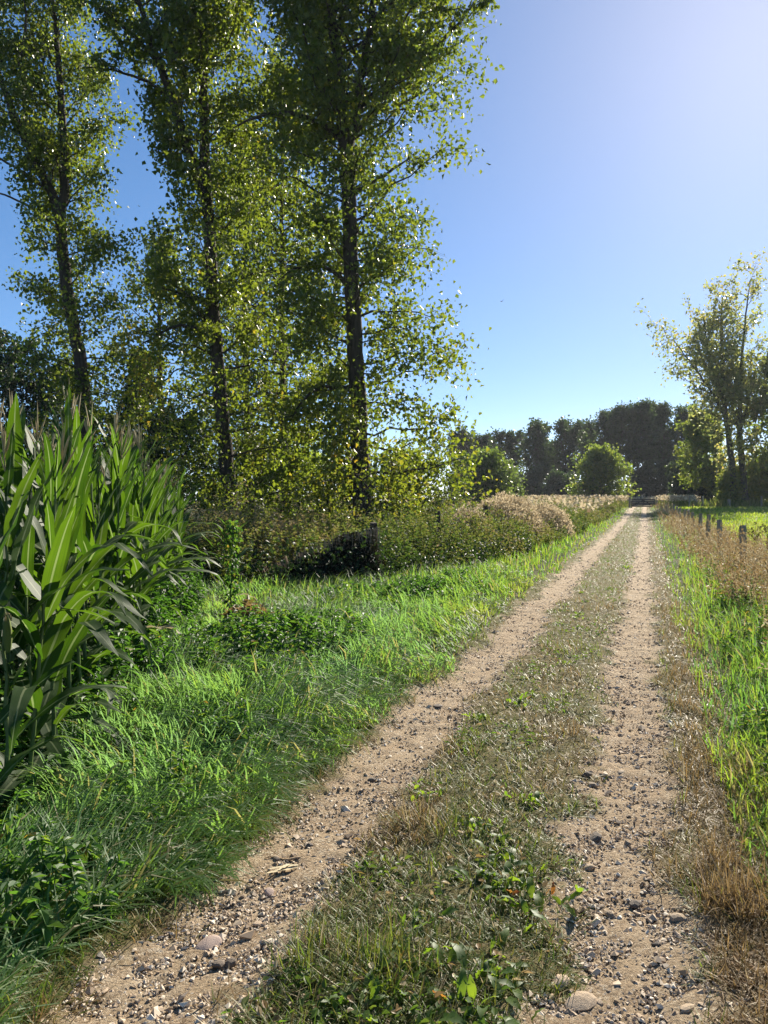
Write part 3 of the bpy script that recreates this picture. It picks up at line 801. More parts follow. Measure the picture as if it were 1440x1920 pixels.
# undergrowth and trees behind the three big poplars
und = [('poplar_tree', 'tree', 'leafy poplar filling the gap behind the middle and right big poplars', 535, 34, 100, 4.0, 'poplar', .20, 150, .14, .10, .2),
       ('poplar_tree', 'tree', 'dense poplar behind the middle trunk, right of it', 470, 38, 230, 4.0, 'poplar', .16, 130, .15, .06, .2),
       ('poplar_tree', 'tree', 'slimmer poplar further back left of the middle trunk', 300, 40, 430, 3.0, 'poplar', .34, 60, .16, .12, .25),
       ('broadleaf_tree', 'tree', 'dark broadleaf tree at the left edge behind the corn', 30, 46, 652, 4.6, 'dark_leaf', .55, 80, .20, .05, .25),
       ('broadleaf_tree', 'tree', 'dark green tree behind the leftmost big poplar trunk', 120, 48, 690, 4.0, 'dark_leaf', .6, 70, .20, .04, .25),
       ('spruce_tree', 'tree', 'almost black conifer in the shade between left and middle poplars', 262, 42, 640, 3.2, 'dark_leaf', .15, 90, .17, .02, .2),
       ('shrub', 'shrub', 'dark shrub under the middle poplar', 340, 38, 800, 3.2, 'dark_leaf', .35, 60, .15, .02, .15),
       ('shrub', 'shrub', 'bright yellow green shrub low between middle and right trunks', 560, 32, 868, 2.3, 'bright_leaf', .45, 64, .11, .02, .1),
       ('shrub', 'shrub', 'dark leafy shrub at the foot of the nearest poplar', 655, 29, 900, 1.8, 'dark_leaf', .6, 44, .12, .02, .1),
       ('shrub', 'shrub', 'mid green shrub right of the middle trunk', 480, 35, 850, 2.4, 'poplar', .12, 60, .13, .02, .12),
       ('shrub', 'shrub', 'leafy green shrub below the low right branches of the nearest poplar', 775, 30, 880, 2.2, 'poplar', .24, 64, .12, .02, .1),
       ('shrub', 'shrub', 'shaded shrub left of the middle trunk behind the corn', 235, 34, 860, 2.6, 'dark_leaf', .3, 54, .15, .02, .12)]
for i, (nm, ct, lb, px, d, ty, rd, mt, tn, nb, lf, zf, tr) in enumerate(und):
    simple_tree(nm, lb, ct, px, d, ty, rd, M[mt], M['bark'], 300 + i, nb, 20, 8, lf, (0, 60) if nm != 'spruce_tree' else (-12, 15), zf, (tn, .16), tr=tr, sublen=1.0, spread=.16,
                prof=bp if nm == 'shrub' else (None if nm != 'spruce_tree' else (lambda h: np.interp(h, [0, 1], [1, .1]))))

# ------------------------------------------------------------------ corn
def strip_mesh(name, L, W, e0, bend, n=11, fold=.22, wav=.012, seed=0, mat=None, side=.0, shape='corn', kink=None):
    """long leaf starting at the origin, running along +X; three vertices across"""
    r = np.random.default_rng(seed)
    V = []; UV = []
    x = z = y = 0.0
    ang = e0
    ph = r.random() * 6
    for k in range(n + 1):
        u = k / n
        if shape == 'corn':
            wd = W * (min(1, .45 + u * 2.6)) * (1 - u ** 2.6) ** .9
        else:
            wd = W * math.sin(math.pi * min(.98, u * .92 + .08)) ** .8
        f = fold * (1 - .55 * u)
        rip = wav * math.sin(u * 19 + ph) * min(1, 4 * u)
        rip2 = wav * math.sin(u * 16 + ph + 2) * min(1, 4 * u)
        nx, nz_ = -math.sin(ang), math.cos(ang)
        for sgn, rp_ in ((-1, rip), (0, 0), (1, rip2)):
            hgt = (abs(sgn) * f * wd * .5 + rp_)
            V.append((x + nx * hgt, y + sgn * wd * .5, z + nz_ * hgt)); UV.append((.5 + sgn * .5, u))
        step = L / n
        x += math.cos(ang) * step; z += math.sin(ang) * step; y += side * u * step
        b = bend * (0.35 + 1.3 * u) / n
        if kink and abs(u - kink) < .5 / n + 1e-6: b += 1.1
        ang -= b
    q = []
    for k in range(n):
        a = 3 * k
        q += [(a, a + 3, a + 4, a + 1), (a + 1, a + 4, a + 5, a + 2)]
    return make_mesh(name, np.array(V), [np.array(q)], mat, uv=np.array(UV), smooth=True)

rc = random.Random(8)
LEAF_UP = [strip_mesh('corn_leaf', .62 + .06 * i, .075 + .004 * i, R(78 - 3 * i), R(10 + 9 * i), seed=i, mat=M['corn'], side=rc.uniform(-.2, .2)) for i in range(5)]
LEAF_ARC = [strip_mesh('corn_leaf', .78 + .05 * i, .092, R(62 - 4 * i), R(70 + 16 * i), seed=10 + i, mat=M['corn'], side=rc.uniform(-.3, .3)) for i in range(5)]
LEAF_KINK = [strip_mesh('corn_leaf', .80, .095, R(58 - 8 * i), R(35), n=14, seed=20 + i, mat=M['corn'], side=rc.uniform(-.3, .3), kink=.5 + .1 * i) for i in range(3)]
LEAF_LOW = [strip_mesh('corn_leaf', .72, .08, R(38 - 12 * i), R(95 + 15 * i), seed=30 + i, mat=M['corn'], side=rc.uniform(-.4, .4)) for i in range(4)]
LEAF_DRY = [strip_mesh('corn_leaf', .55, .05, R(10 - 20 * i), R(75), seed=40 + i, mat=M['corn_dry'], side=rc.uniform(-.5, .5), wav=.02, fold=.5) for i in range(3)]

def stalk_mesh(seed):
    r = np.random.default_rng(seed)
    k = 13
    z = np.linspace(-.05, 1.95, k)
    x = np.where(np.arange(k) % 2, 1, -1) * .006 + np.cumsum(r.normal(0, .006, k))
    p = np.stack([x, np.cumsum(r.normal(0, .006, k)), z], 1)
    ra = np.interp(z, [-.05, .2, 1.95], [.016, .0145, .006])
    V, q = tubes(p[None], ra[None], 7)
    return make_mesh('corn_stalk', V, q, M['stalk'], smooth=True)

def tassel_mesh(seed):
    r = np.random.default_rng(seed)
    n = 8
    u = np.linspace(0, 1, 6)
    P_ = []; R_ = []
    for i in range(n):
        az = r.uniform(0, 6.28); sp = 0 if i == 0 else r.uniform(.03, .12); L = .34 if i == 0 else r.uniform(.16, .26)
        z0 = 0 if i == 0 else r.uniform(.04, .14)
        P_.append(np.stack([np.cos(az) * sp * u ** .8, np.sin(az) * sp * u ** .8, z0 + L * u - sp * .5 * u ** 2], 1))
        R_.append(np.array([.003, .006, .0065, .006, .005, .001]))
    V, q = tubes(np.array(P_), np.array(R_), 4)
    return make_mesh('corn_tassel', V, q, M['tassel'], smooth=False)

def ear_mesh():
    z = np.array([0, .03, .09, .15, .20, .235, .25])
    ra = np.array([.010, .020, .026, .025, .018, .008, .003])
    p = np.stack([.0 * z, .0 * z, z], 1)
    V, q = tubes(p[None], ra[None], 8)
    return make_mesh('corn_ear', V, q, M['corn_husk'], smooth=True)
M['corn_husk'] = solid_mat('corn_husk', G(.10, .15, .035), G(.20, .24, .08), 8, .6, .2, (6, 6, .5))
STALK = [stalk_mesh(i) for i in range(4)]
TASSEL = [tassel_mesh(i) for i in range(4)]
EAR = ear_mesh()
def silk_mesh():
    r = np.random.default_rng(4)
    u = np.linspace(0, 1, 4)
    Pn = np.array([np.stack([np.cos(a) * .03 * u, np.sin(a) * .03 * u, .04 * u - .07 * u ** 2], 1) for a in r.uniform(0, 6.28, 10)])
    V, q = tubes(Pn, np.full((10, 4), .0018), 3)
    return make_mesh('silk', V, q, M['tassel'])
SILK = silk_mesh()

def corn_plant(x, y, sc, rz, label, group, extra=None, vis_tassel=True):
    t = thing('corn_plant', label, 'corn plant', (x, y, float(gz(x, y))), rz, group)
    t.scale = (sc, sc, sc)
    t.rotation_euler = (rc.gauss(0, .035), rc.gauss(0, .035), rz)
    link('stalk', rc.choice(STALK), t)
    n = rc.randint(12, 13)
    for i in range(n):
        u = i / (n - 1)
        z = .10 + 1.76 * u
        az = (math.pi if i % 2 else 0) + rc.gauss(0, .38)
        if u > .62: me = rc.choice(LEAF_UP)
        elif u > .48: me = rc.choice(LEAF_UP[3:] + LEAF_ARC[:4])
        elif u > .22: me = rc.choice(LEAF_ARC + LEAF_KINK)
        else: me = rc.choice(LEAF_LOW + LEAF_LOW + (LEAF_DRY if y > 6.5 else LEAF_ARC[3:])) if u > .1 else rc.choice((LEAF_DRY if y > 6.5 else LEAF_LOW) + LEAF_LOW[:2])
        o = link('leaf', me, t)
        o.location = (0, 0, z)
        o.rotation_euler = (rc.gauss(0, .12), rc.gauss(0, .10), az)
        k = rc.uniform(.85, 1.12) * (.62 if u > .88 else (.78 if u > .75 else 1))
        o.scale = (k * 1.08, k * rc.uniform(1.1, 1.5), k * 1.08)
    if vis_tassel and rc.random() < .7:
        o = link('tassel', rc.choice(TASSEL), t); o.location = (0, 0, 1.94); o.scale = (.8, .8, 1.25); o.rotation_euler = (rc.gauss(0, .08), rc.gauss(0, .08), rc.uniform(0, 6))
    if rc.random() < .6:
        o = link('ear', EAR, t); a = rc.uniform(0, 6.28); o.location = (.012 * math.cos(a), .012 * math.sin(a), .95)
        o.rotation_euler = (0, .35, a)
        s2 = link('silk', SILK, o); s2.location = (0, 0, .245)
    return t

# field edge runs away from the camera on the left; rows follow it
e0 = np.array([-1.98, 4.55]); e1 = np.array([-3.15, 11.7])
ed = (e1 - e0) / np.linalg.norm(e1 - e0); en = np.array([-ed[1], ed[0]])
LEN = np.linalg.norm(e1 - e0)
special = {}
for row in range(7):
    nrow = int((LEN + 1.6) / .24)
    for k in range(nrow):
        a = -1.5 + k * .24 + rc.gauss(0, .04) + (.1 if row % 2 else 0)
        q = e0 + ed * a + en * (row * .62 + rc.gauss(0, .05))
        x, y = float(q[0]), float(q[1])
        if a > LEN + .1: continue
        if y < 3.5 or x < -.5 * y - 1.0: continue
        if row < 4 and 3.3 < a < 4.0: continue
        sc = rc.uniform(.82, .88) if a < .6 else (rc.uniform(.95, 1.03) if a < 3.5 else rc.uniform(.84, .93))
        rz = rc.uniform(0, 6.28)
        if row == 0:
            if a < .15 and a > -.1:
                lb, gp = 'corn plant at the near corner of the field, leaves arching over the grass', None
            elif k == nrow - 1 or a > LEN - .2:
                lb, gp = 'last corn plant at the far corner of the field, next to the weeds', None
            else:
                z_ = 'near the camera' if a < 2.4 else ('halfway along the field edge' if a < 5 else 'at the far end')
                lb, gp = f'green corn plant in the outer row beside the grass, {z_}', f'outer row corn plants {z_}'
        else:
            lb, gp = 'green corn plant standing inside the field behind the outer row', 'corn plants inside the field'
        if gp is None:
            if lb in special: lb, gp = 'green corn plant in the outer row beside the grass', 'corn plants of the outer row'
            special[lb] = 1
        corn_plant(x, y, sc, rz, lb, gp)

# ------------------------------------------------------------------ scattering
def scatter(n, d0, d1, tmax=.62, r=rng, tmin=None):
    """ground points, log-uniform in depth, over the view and a margin"""
    d = d0 * (d1 / d0) ** r.random(n)
    tx = r.uniform(-tmax if tmin is None else tmin, tmax, n)
    x = tx * d
    s, t = xy2st(x, d)
    return x, d, s, t

def in_corn(x, y):
    rel0 = x - e0[0]; rel1 = y - e0[1]
    a = rel0 * ed[0] + rel1 * ed[1]; b = rel0 * en[0] + rel1 * en[1]
    return (b > -.12) & (a < LEN + .25)

def sfront(t):
    return np.interp(t, [11.5, 13.0, 14.5, 17, 22, 40, 100], [-6.2, -4.9, -4.25, -3.6, -3.0, -2.75, -2.6])

def in_bank(x, y, s, t):
    nb_ = (vnoise(x * .8, y * .8, 41) - .5)
    arm = y > 13.7 + nb_ * .8
    return arm & (s < sfront(t) + nb_ * .5) & (t > 12)

def ground_pts(x, y):
    return np.stack([x, y, gz(x, y)], 1)

# lush grass on the left verge ------------------------------------------------
def lush_grass():
    B = Batch()
    # long near grass
    x, y, s, t = scatter(150000, 2.2, 16, .62, tmin=-.72)
    edge = -1.93 + (vnoise(t * 1.3, t * 0, 51) - .5) * .30 + (vnoise(t * 5, t * 0, 52) - .5) * .15
    ok = (s < edge) & ~in_bank(x, y, s, t) & (~in_corn(x, y) | (rng.random(len(x)) < .10))
    x, y, s, t = x[ok], y[ok], s[ok], t[ok]
    near_edge = sstep(-.7, -.05, s - (-1.95))            # 1 at the track edge
    dens = 1.0 - .35 * sstep(.55, .75, fbm(x * .9, y * .9, 61))
    k = rng.random(len(x)) < dens
    x, y, s, t, near_edge = x[k], y[k], s[k], t[k], near_edge[k]
    if len(x) > 68000:
        sel = rng.permutation(len(x))[:68000]; x, y, s, t, near_edge = x[sel], y[sel], s[sel], t[sel], near_edge[sel]
    n = len(x)
    clump = fbm(x * 1.6, y * 1.6, 71)
    mown = sstep(8.2, 9.5, y) * sstep(-1.0, -1.6, x) * (1 - sstep(11.8, 12.6, y))   # short turf before the weeds
    L = rng.uniform(.18, .46, n) * (.45 + 1.15 * clump) * (1 - .25 * near_edge) * (1 - .50 * mown)
    W = rng.uniform(.0040, .0105, n) * (1 + .06 * y)
    flow = 6.28 * fbm(x * .7 + 5, y * .7, 81, 2) * 1.6
    az = flow + rng.normal(0, .9, n)
    lean = np.abs(rng.normal(.34, .26, n)) + .30 * near_edge
    droop = rng.uniform(.9, 2.9, n)
    V, q, m = blades(ground_pts(x, y) - [0, 0, .01], L, W, az, lean, droop, 3, .6)
    tn = .28 + .5 * (clump - .5) + rng.normal(0, .13, n) + .24 * sstep(7.5, 11.5, y) + .22 * near_edge
    tn = np.where(rng.random(n) < .05 + .10 * near_edge, .95, np.clip(tn, 0, .85))
    B.add(V, q, np.repeat(tn, m))
    tag(link('verge_grass', B.mesh('verge_grass', M['lush_near'])), 'long lush green grass covering the left verge beside the corn', 'grass', kind='stuff')
    B = Batch()
    # far verge, beside the track's left edge
    x, y, s, t = scatter(60000, 13, 100, .6)
    ok = (s < -1.95 + (vnoise(t, t * 0, 53) - .5) * .3) & (s > sfront(t) - .6)
    x, y, s, t = x[ok], y[ok], s[ok], t[ok]
    if len(x) > 22000: x, y, s, t = x[:22000], y[:22000], s[:22000], t[:22000]
    n = len(x)
    V, q, m = blades(ground_pts(x, y), rng.uniform(.14, .34, n) * (.5 + .7 * sstep(-2.0, -2.6, s)), .006 + .0009 * y * rng.uniform(.6, 1.4, n), rng.uniform(0, 6.28, n), np.abs(rng.normal(.3, .2, n)), rng.uniform(.3, 1.5, n), 3)
    tn = np.clip(.60 + .25 * (fbm(x * .5, y * .5, 75) - .5) + rng.normal(0, .13, n), 0, .86)
    tn = np.where(rng.random(n) < .10 + .25 * sstep(-2.4, -2.0, s), .97, tn)
    B.add(V, q, np.repeat(tn, m))
    tag(link('verge_grass', B.mesh('verge_grass', M['lush'])), 'far strip of green grass between the weeds and the left rut', 'grass', kind='stuff')
lush_grass()

def broad_weeds():
    B = Batch()
    def patch(cx, cy, rx, ry, n, h, ls, seed, tn0=.5):
        r = np.random.default_rng(seed)
        a = r.uniform(0, 6.28, n); q = np.sqrt(r.random(n))
        x = cx + rx * q * np.cos(a); y = cy + ry * q * np.sin(a)
        hh = h * (1 - .6 * q ** 2) * r.uniform(.65, 1.15, n)
        base = ground_pts(x, y)
        lean = r.normal(0, .18, (n, 2))
        k = 9
        for j in range(k):
            u = .25 + .75 * j / (k - 1)
            for sg in (0, np.pi):
                az = r.uniform(0, 6.28) + j * 1.57 + sg + r.normal(0, .3, n) + np.arange(n)
                p = base + np.stack([lean[:, 0] * hh * u, lean[:, 1] * hh * u, hh * u], 1)
                ax = np.stack([np.cos(az), np.sin(az), r.normal(-.15, .3, n)], 1)
                sz = ls * (1.1 - .5 * max(0, u - .6)) * r.uniform(.7, 1.25, n)
                V, pl = leaves6(p, ax, np.stack([r.normal(0, .25, n), r.normal(0, .25, n), np.ones(n)], 1), sz, .55, .12, .25)
                B.add(V, pl, np.repeat(np.clip(tn0 + .3 * (u - .6) + r.normal(0, .14, n), 0, .95), 6))
        pts = base[:, None] + np.stack([lean[:, 0:1] * hh[:, None] * [0, .5, 1], lean[:, 1:2] * hh[:, None] * [0, .5, 1], hh[:, None] * [0, .5, 1]], -1)
        V, pl = tubes(pts, np.full((n, 3), .003), 3)
        B.add(V, pl, .3)
    patch(-1.15, 7.9, .85, 1.0, 230, .42, .075, 1, .52)
    patch(-1.75, 7.2, .7, .8, 130, .36, .07, 2, .5)
    patch(-.55, 8.6, .45, .9, 110, .34, .07, 3, .5)
    patch(-2.35, 8.4, .5, .8, 70, .30, .065, 4, .45)
    patch(-1.7, 5.4, .55, .9, 90, .26, .06, 5, .45)
    patch(-2.0, 4.2, .5, .8, 70, .28, .06, 6, .4)
    patch(-1.35, 3.0, .3, .35, 40, .30, .06, 21, .6)
    patch(-1.25, 4.0, .35, .5, 50, .28, .055, 22, .6)
    patch(-1.0, 5.2, .35, .6, 50, .28, .055, 23, .6)
    patch(-.9, 6.4, .5, .7, 70, .30, .06, 24, .55)
    patch(-1.7, 3.4, .3, .5, 20, .24, .06, 7, .6)
    patch(-.2, 11.8, 1.0, .9, 130, .32, .075, 8, .45)
    patch(.55, 12.6, .7, .9, 110, .32, .08, 9, .4)
    patch(1.3, 13.6, .6, 1.4, 110, .30, .08, 10, .45)
    patch(-2.3, 6.3, .45, 1.0, 90, .55, .07, 11, .35)
    patch(-2.75, 9.0, .4, 1.4, 120, .75, .07, 12, .35)
    patch(-3.0, 11.2, .35, .8, 80, .8, .07, 13, .4)
    for j, (s_, t_) in enumerate([(1.0, 5.6), (1.3, 7.2), (1.1, 8.6), (1.5, 9.8), (1.2, 11.6), (1.6, 13.5), (1.3, 15.5), (.95, 4.4)]):
        cx, cy = st2xy(s_, t_)
        patch(cx, cy, .35, .6, 34, .42, .055, 60 + j, .62)
    for j, (cx, cy) in enumerate([(-2.3, 3.9), (-2.3, 4.6), (-2.35, 5.3), (-2.5, 6.0), (-2.7, 6.8), (-2.9, 7.7), (-3.1, 8.8), (-3.3, 10.0)]):
        patch(cx, cy, .4, .55, 70, .5, .075, 40 + j, .38)
    tag(link('broadleaf_weeds', B.mesh('broadleaf_weeds', M['nettle'])), 'low mounds of nettles and broad leaved weeds among the lush grass', 'weeds', kind='stuff')
broad_weeds()

# weeds grown over the old fence ------------------------------------------------
def weed_bank():
    B = Batch()
    x, y, s, t = scatter(26000, 13.2, 105, .62)
    ok = in_bank(x, y, s, t) & (s > sfront(t) - np.interp(y, [13, 20, 60, 100], [5.5, 3.6, 4, 5]) - 9 * (x < -.6) * (y < 20)) & (x > -9)
    x, y, s, t = x[ok], y[ok], s[ok], t[ok]
    hol = (x > -2.7) & (x < .0 + (15 - y) * .2) & (y < 15.6 + .5 * (vnoise(x * 2, x * 0, 7) - .5))
    kp = ~(hol & (rng.random(len(x)) < .9)); x, y, s, t = x[kp], y[kp], s[kp], t[kp]
    if len(x) > 4600: x, y, s, t = x[:4600], y[:4600], s[:4600], t[:4600]
    n = len(x)
    depth_in = sfront(t) - s
    front = sstep(0, 1.1, np.minimum(depth_in, (y - 13.6) * 1.0 + (x > -.3) * 9))
    hh = rng.uniform(.50, .92, n) * np.where(rng.random(n) < .12, 1.35, 1) * (.55 + .85 * front) * (.62 + .75 * fbm(x * .8, y * .8, 91, 2))
    base = ground_pts(x, y)
    lean = rng.normal(0, .16, (n, 2))
    k = 5
    u = np.linspace(0, 1, k)
    pts = base[:, None] + np.stack([lean[:, :1] * hh[:, None] * u ** 1.5, lean[:, 1:] * hh[:, None] * u ** 1.5, hh[:, None] * u], -1)
    V, q = tubes(pts, (.0035 + .00018 * y)[:, None] * (1 - .7 * u), 3)
    hue = fbm(x * .45, y * .45, 95)                      # patches of greener and browner plants
    B.add(V, q, np.repeat(np.clip(.55 + .5 * hue, 0, 1), k * 3))
    m = 34
    ul = rng.uniform(.12, 1.02, (n, m)) ** .8
    ll = lean[:, None, :] * (hh[:, None] * ul ** 1.5)[..., None]
    p = base[:, None] + np.concatenate([ll, (hh[:, None] * ul)[..., None]], -1)
    az = rng.uniform(0, 6.28, (n, m))
    out = rng.uniform(0, .13, (n, m)) * (1.15 - ul * .8)
    p[..., 0] += np.cos(az) * out; p[..., 1] += np.sin(az) * out
    ax = np.stack([np.cos(az), np.sin(az), rng.normal(.1, .5, (n, m))], -1)
    tn = .36 + 1.3 * (hue[:, None] - .5) + rng.normal(0, .18, (n, m)) + .30 * (ul > .9)
    sz = rng.uniform(.045, .115, (n, m)) * (1 + .018 * y[:, None]) * (1.15 - .6 * ul)
    N = n * m
    V, q = kites(p.reshape(-1, 3), ax.reshape(-1, 3), rng.normal(size=(N, 3)) + [0, 0, .6], sz.ravel(), .55)
    B.add(V, q, np.repeat(np.clip(tn.ravel(), 0, 1), 4))
    tag(link('weed_bank', B.mesh('weed_bank', M['weed'])), 'tall tangled olive and brown weeds grown over the old fence left of the track', 'weeds', kind='stuff')
weed_bank()

def bramble_skirt():
    """low dark bramble leaves in the shaded foot of the weeds"""
    B = Batch()
    r = np.random.default_rng(77)
    n = 5200
    x = np.r_[r.uniform(-5.5, .2, n // 2), r.uniform(-.6, 2.4, n // 2)]
    y0 = np.where(np.arange(n) < n // 2, 13.9, 14.2)
    s, t = xy2st(x, y0)
    # follow the front line of the weeds
    y = np.where(np.arange(n) < n // 2, 13.75 + r.exponential(.35, n), 0)
    tq = r.uniform(13.4, 22, n); sq = sfront(tq) - np.abs(r.normal(0, .5, n)) + .1
    x2, y2 = st2xy(sq, tq)
    x = np.where(np.arange(n) < n // 2, x, x2); y = np.where(np.arange(n) < n // 2, y, y2)
    z = gz(x, y) + np.abs(r.normal(0, .42, n)) * (.4 + .6 * vnoise(x, y, 5))
    ax = r.normal(size=(n, 3)) + [0, -.4, -.1]
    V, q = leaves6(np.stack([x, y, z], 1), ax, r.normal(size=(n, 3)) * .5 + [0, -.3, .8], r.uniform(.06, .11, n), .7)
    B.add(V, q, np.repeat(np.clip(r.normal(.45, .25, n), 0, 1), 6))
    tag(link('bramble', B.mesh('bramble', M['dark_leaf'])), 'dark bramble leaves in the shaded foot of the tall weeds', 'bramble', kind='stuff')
bramble_skirt()

# pale fluffy climber over the fence
def fluffy(name, label, cx, cy, rx, ry, h, n, seed, hang=0):
    r = np.random.default_rng(seed)
    g = float(gz(cx, cy))
    t = thing(name, label, 'shrub', (cx, cy, g), -TH)
    a = r.uniform(0, 6.28, n); q = np.sqrt(r.random(n)) * 1.02
    lx = rx * q * np.cos(a); ly = ry * q * np.sin(a)
    top = h * np.sqrt(np.clip(1.06 - q ** 2, 0, 1)) * (.78 + .5 * fbm(lx * 1.1 + seed, ly * 1.1, 15))
    lz = top - r.exponential(.10, n)
    lz = np.where(r.random(n) < .28, r.uniform(.35, 1, n) * top, lz)
    p = np.stack([lx, ly, np.maximum(lz, .05)], 1) + r.normal(0, .05, (n, 3))
    V, pl = kites(p, r.normal(size=(n, 3)) + [0, 0, .8], r.normal(size=(n, 3)), r.uniform(.06, .13, n), .45)
    depthf = np.clip((top - p[:, 2]) / .5, 0, 1)
    B = Batch(); B.add(V, pl, np.repeat(np.clip(r.normal(.72, .2, n) - .35 * (r.random(n) < .25), 0, 1), 4))
    link('seed_heads', B.mesh('seed_heads', M['fluff']), t)['kind'] = 'stuff'
    m = 260
    a = r.uniform(0, 6.28, m); q = np.sqrt(r.random(m)); u = np.linspace(0, 1, 5)
    lx = rx * q * np.cos(a); ly = ry * q * np.sin(a)
    tp = h * np.sqrt(np.clip(1.0 - q ** 2, .05, 1)) * .95
    pts = np.stack([lx[:, None] * (.7 + .3 * u) + r.normal(0, .05, (m, 5)), ly[:, None] * (.7 + .3 * u) + r.normal(0, .05, (m, 5)), tp[:, None] * u], -1)
    V, pl = tubes(pts, np.full((m, 5), .007), 3)
    S = Batch(); S.add(V, pl, 0)
    link('stems', S.mesh('stems', M['bark_far']), t)['kind'] = 'stuff'
def shade_mound():  # added mound; its near-black leaves stand in for the hollow's shade
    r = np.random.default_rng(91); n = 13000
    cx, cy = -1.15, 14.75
    t = thing('shade_tangle', 'dark tangled mound of dead growth left of the corner post, shade in its colour', 'shrub', (cx, cy, float(gz(cx, cy))))
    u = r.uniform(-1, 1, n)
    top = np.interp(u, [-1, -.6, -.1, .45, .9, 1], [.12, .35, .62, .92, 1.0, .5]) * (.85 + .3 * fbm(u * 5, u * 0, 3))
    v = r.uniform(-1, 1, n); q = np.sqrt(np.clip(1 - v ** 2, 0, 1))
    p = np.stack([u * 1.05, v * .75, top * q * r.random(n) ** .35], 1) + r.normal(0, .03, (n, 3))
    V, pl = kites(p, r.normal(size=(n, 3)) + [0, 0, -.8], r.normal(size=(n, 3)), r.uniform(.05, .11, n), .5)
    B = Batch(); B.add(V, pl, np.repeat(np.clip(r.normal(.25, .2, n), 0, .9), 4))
    link('shade_dark_leaves', B.mesh('shade_dark_leaves', M['tangle']), t)['kind'] = 'stuff'
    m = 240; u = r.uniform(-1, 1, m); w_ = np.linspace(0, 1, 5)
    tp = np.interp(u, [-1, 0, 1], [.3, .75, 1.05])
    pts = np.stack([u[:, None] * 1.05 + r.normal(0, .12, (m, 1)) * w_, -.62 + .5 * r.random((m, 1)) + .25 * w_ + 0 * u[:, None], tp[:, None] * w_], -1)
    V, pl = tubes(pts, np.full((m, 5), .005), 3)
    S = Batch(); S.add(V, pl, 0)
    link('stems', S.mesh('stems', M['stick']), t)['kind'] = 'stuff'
M['tangle'] = leaf_mat('shade_tangle_leaf', [(0, G(.020, .017, .011)), (.6, G(.050, .040, .022)), (1, G(.07, .085, .028))], [(0, G(.03, .026, .014)), (1, G(.10, .12, .03))], .18, .7, .15)  # shade of the hollow put into the leaf colour
shade_mound()
x, y = st2xy(-4.7, 27.5); fluffy('seedhead_climber', 'pale fluffy mound of seed heads smothering the old fence', x, y, 1.3, 2.7, 1.62, 10000, 1)
x, y = st2xy(-3.9, 32.0); fluffy('seedhead_climber', 'lower pale seed head growth sloping towards the track beyond the mound', x, y, 1.1, 2.4, 1.30, 6000, 2)
x, y = st2xy(-5.0, 22.5); fluffy('seedhead_climber', 'small beige seed head growth before the pale mound', x, y, .7, 1.0, 1.2, 2000, 3)

# reddish docks and seeding weeds, far pale meadow flowers
def meadow():
    B = Batch(); r = np.random.default_rng(5)
    n = 9000
    y = r.uniform(98, 128, n); x = r.uniform(20, 44, n) * 1.0 + (y - 110) * .3
    left = r.random(n) < .10
    s, t = xy2st(x, y)
    y = np.where(left, r.uniform(45, 92, n), y); 
    x = np.where(left, st2xy(sfront(y) - r.uniform(.4, 9, n), y)[0], x)
    yy = np.where(left, st2xy(-4.0 + 0 * y, y)[1], y)
    y = yy
    s, t = xy2st(x, y); kp = ~((s > -2.4) & (s < 1.6) & (t < 140)); x, y, left = x[kp], y[kp], left[kp]; n = len(x)
    z = gz(x, y) + r.uniform(.9, 1.5, n) * np.where(left, .95, 1.0)
    V, q = kites(np.stack([x, y, z], 1), r.normal(size=(n, 3)) + [0, 0, .6], r.normal(size=(n, 3)), r.uniform(.16, .38, n), .8)
    B.add(V, q, np.repeat(np.clip(r.normal(.6, .25, n), 0, 1), 4))
    tag(link('pale_meadow', B.mesh('pale_meadow', M['fluff'])), 'pale band of seeding meadow plants behind the gate', 'meadow plants', kind='stuff')
    # pale growth added beyond the gate, standing in for sunlit ground
    B = Batch(); n = 5000
    y = r.uniform(134, 160, n); x = r.uniform(36, 66, n)
    z = gz(x, y) + r.uniform(.0, 1.25, n)
    V, q = kites(np.stack([x, y, z], 1), r.normal(size=(n, 3)) + [0, 0, .8], r.normal(size=(n, 3)), r.uniform(.3, .6, n), .7)
    B.add(V, q, np.repeat(np.clip(r.normal(.65, .2, n), 0, 1), 4))
    tag(link('pale_meadow', B.mesh('pale_meadow', M['fluff'])), 'pale meadow growth added to lighten the gaps between the bars of the gate', 'meadow plants', kind='stuff')
    # the stems below
    B = Batch(); n = 9000
    y = r.uniform(97, 130, n); x = r.uniform(18, 66, n) + (y - 110) * .3
    s, t = xy2st(x, y)
    k = ~((s > -2.4) & (s < 1.6) & (t < 140))
    x, y = x[k], y[k]; n = len(x)
    V, q, m = blades(ground_pts(x, y), r.uniform(.7, 1.35, n), r.uniform(.06, .16, n), r.uniform(0, 6.28, n), np.abs(r.normal(.15, .12, n)), r.uniform(.2, 1, n), 2)
    B.add(V, q, np.repeat(np.clip(r.normal(.45, .18, n), 0, 1), m))
    tag(link('meadow_growth', B.mesh('meadow_growth', M['weed'])), 'rough meadow growth behind the gate and far fence', 'meadow plants', kind='stuff')
meadow()

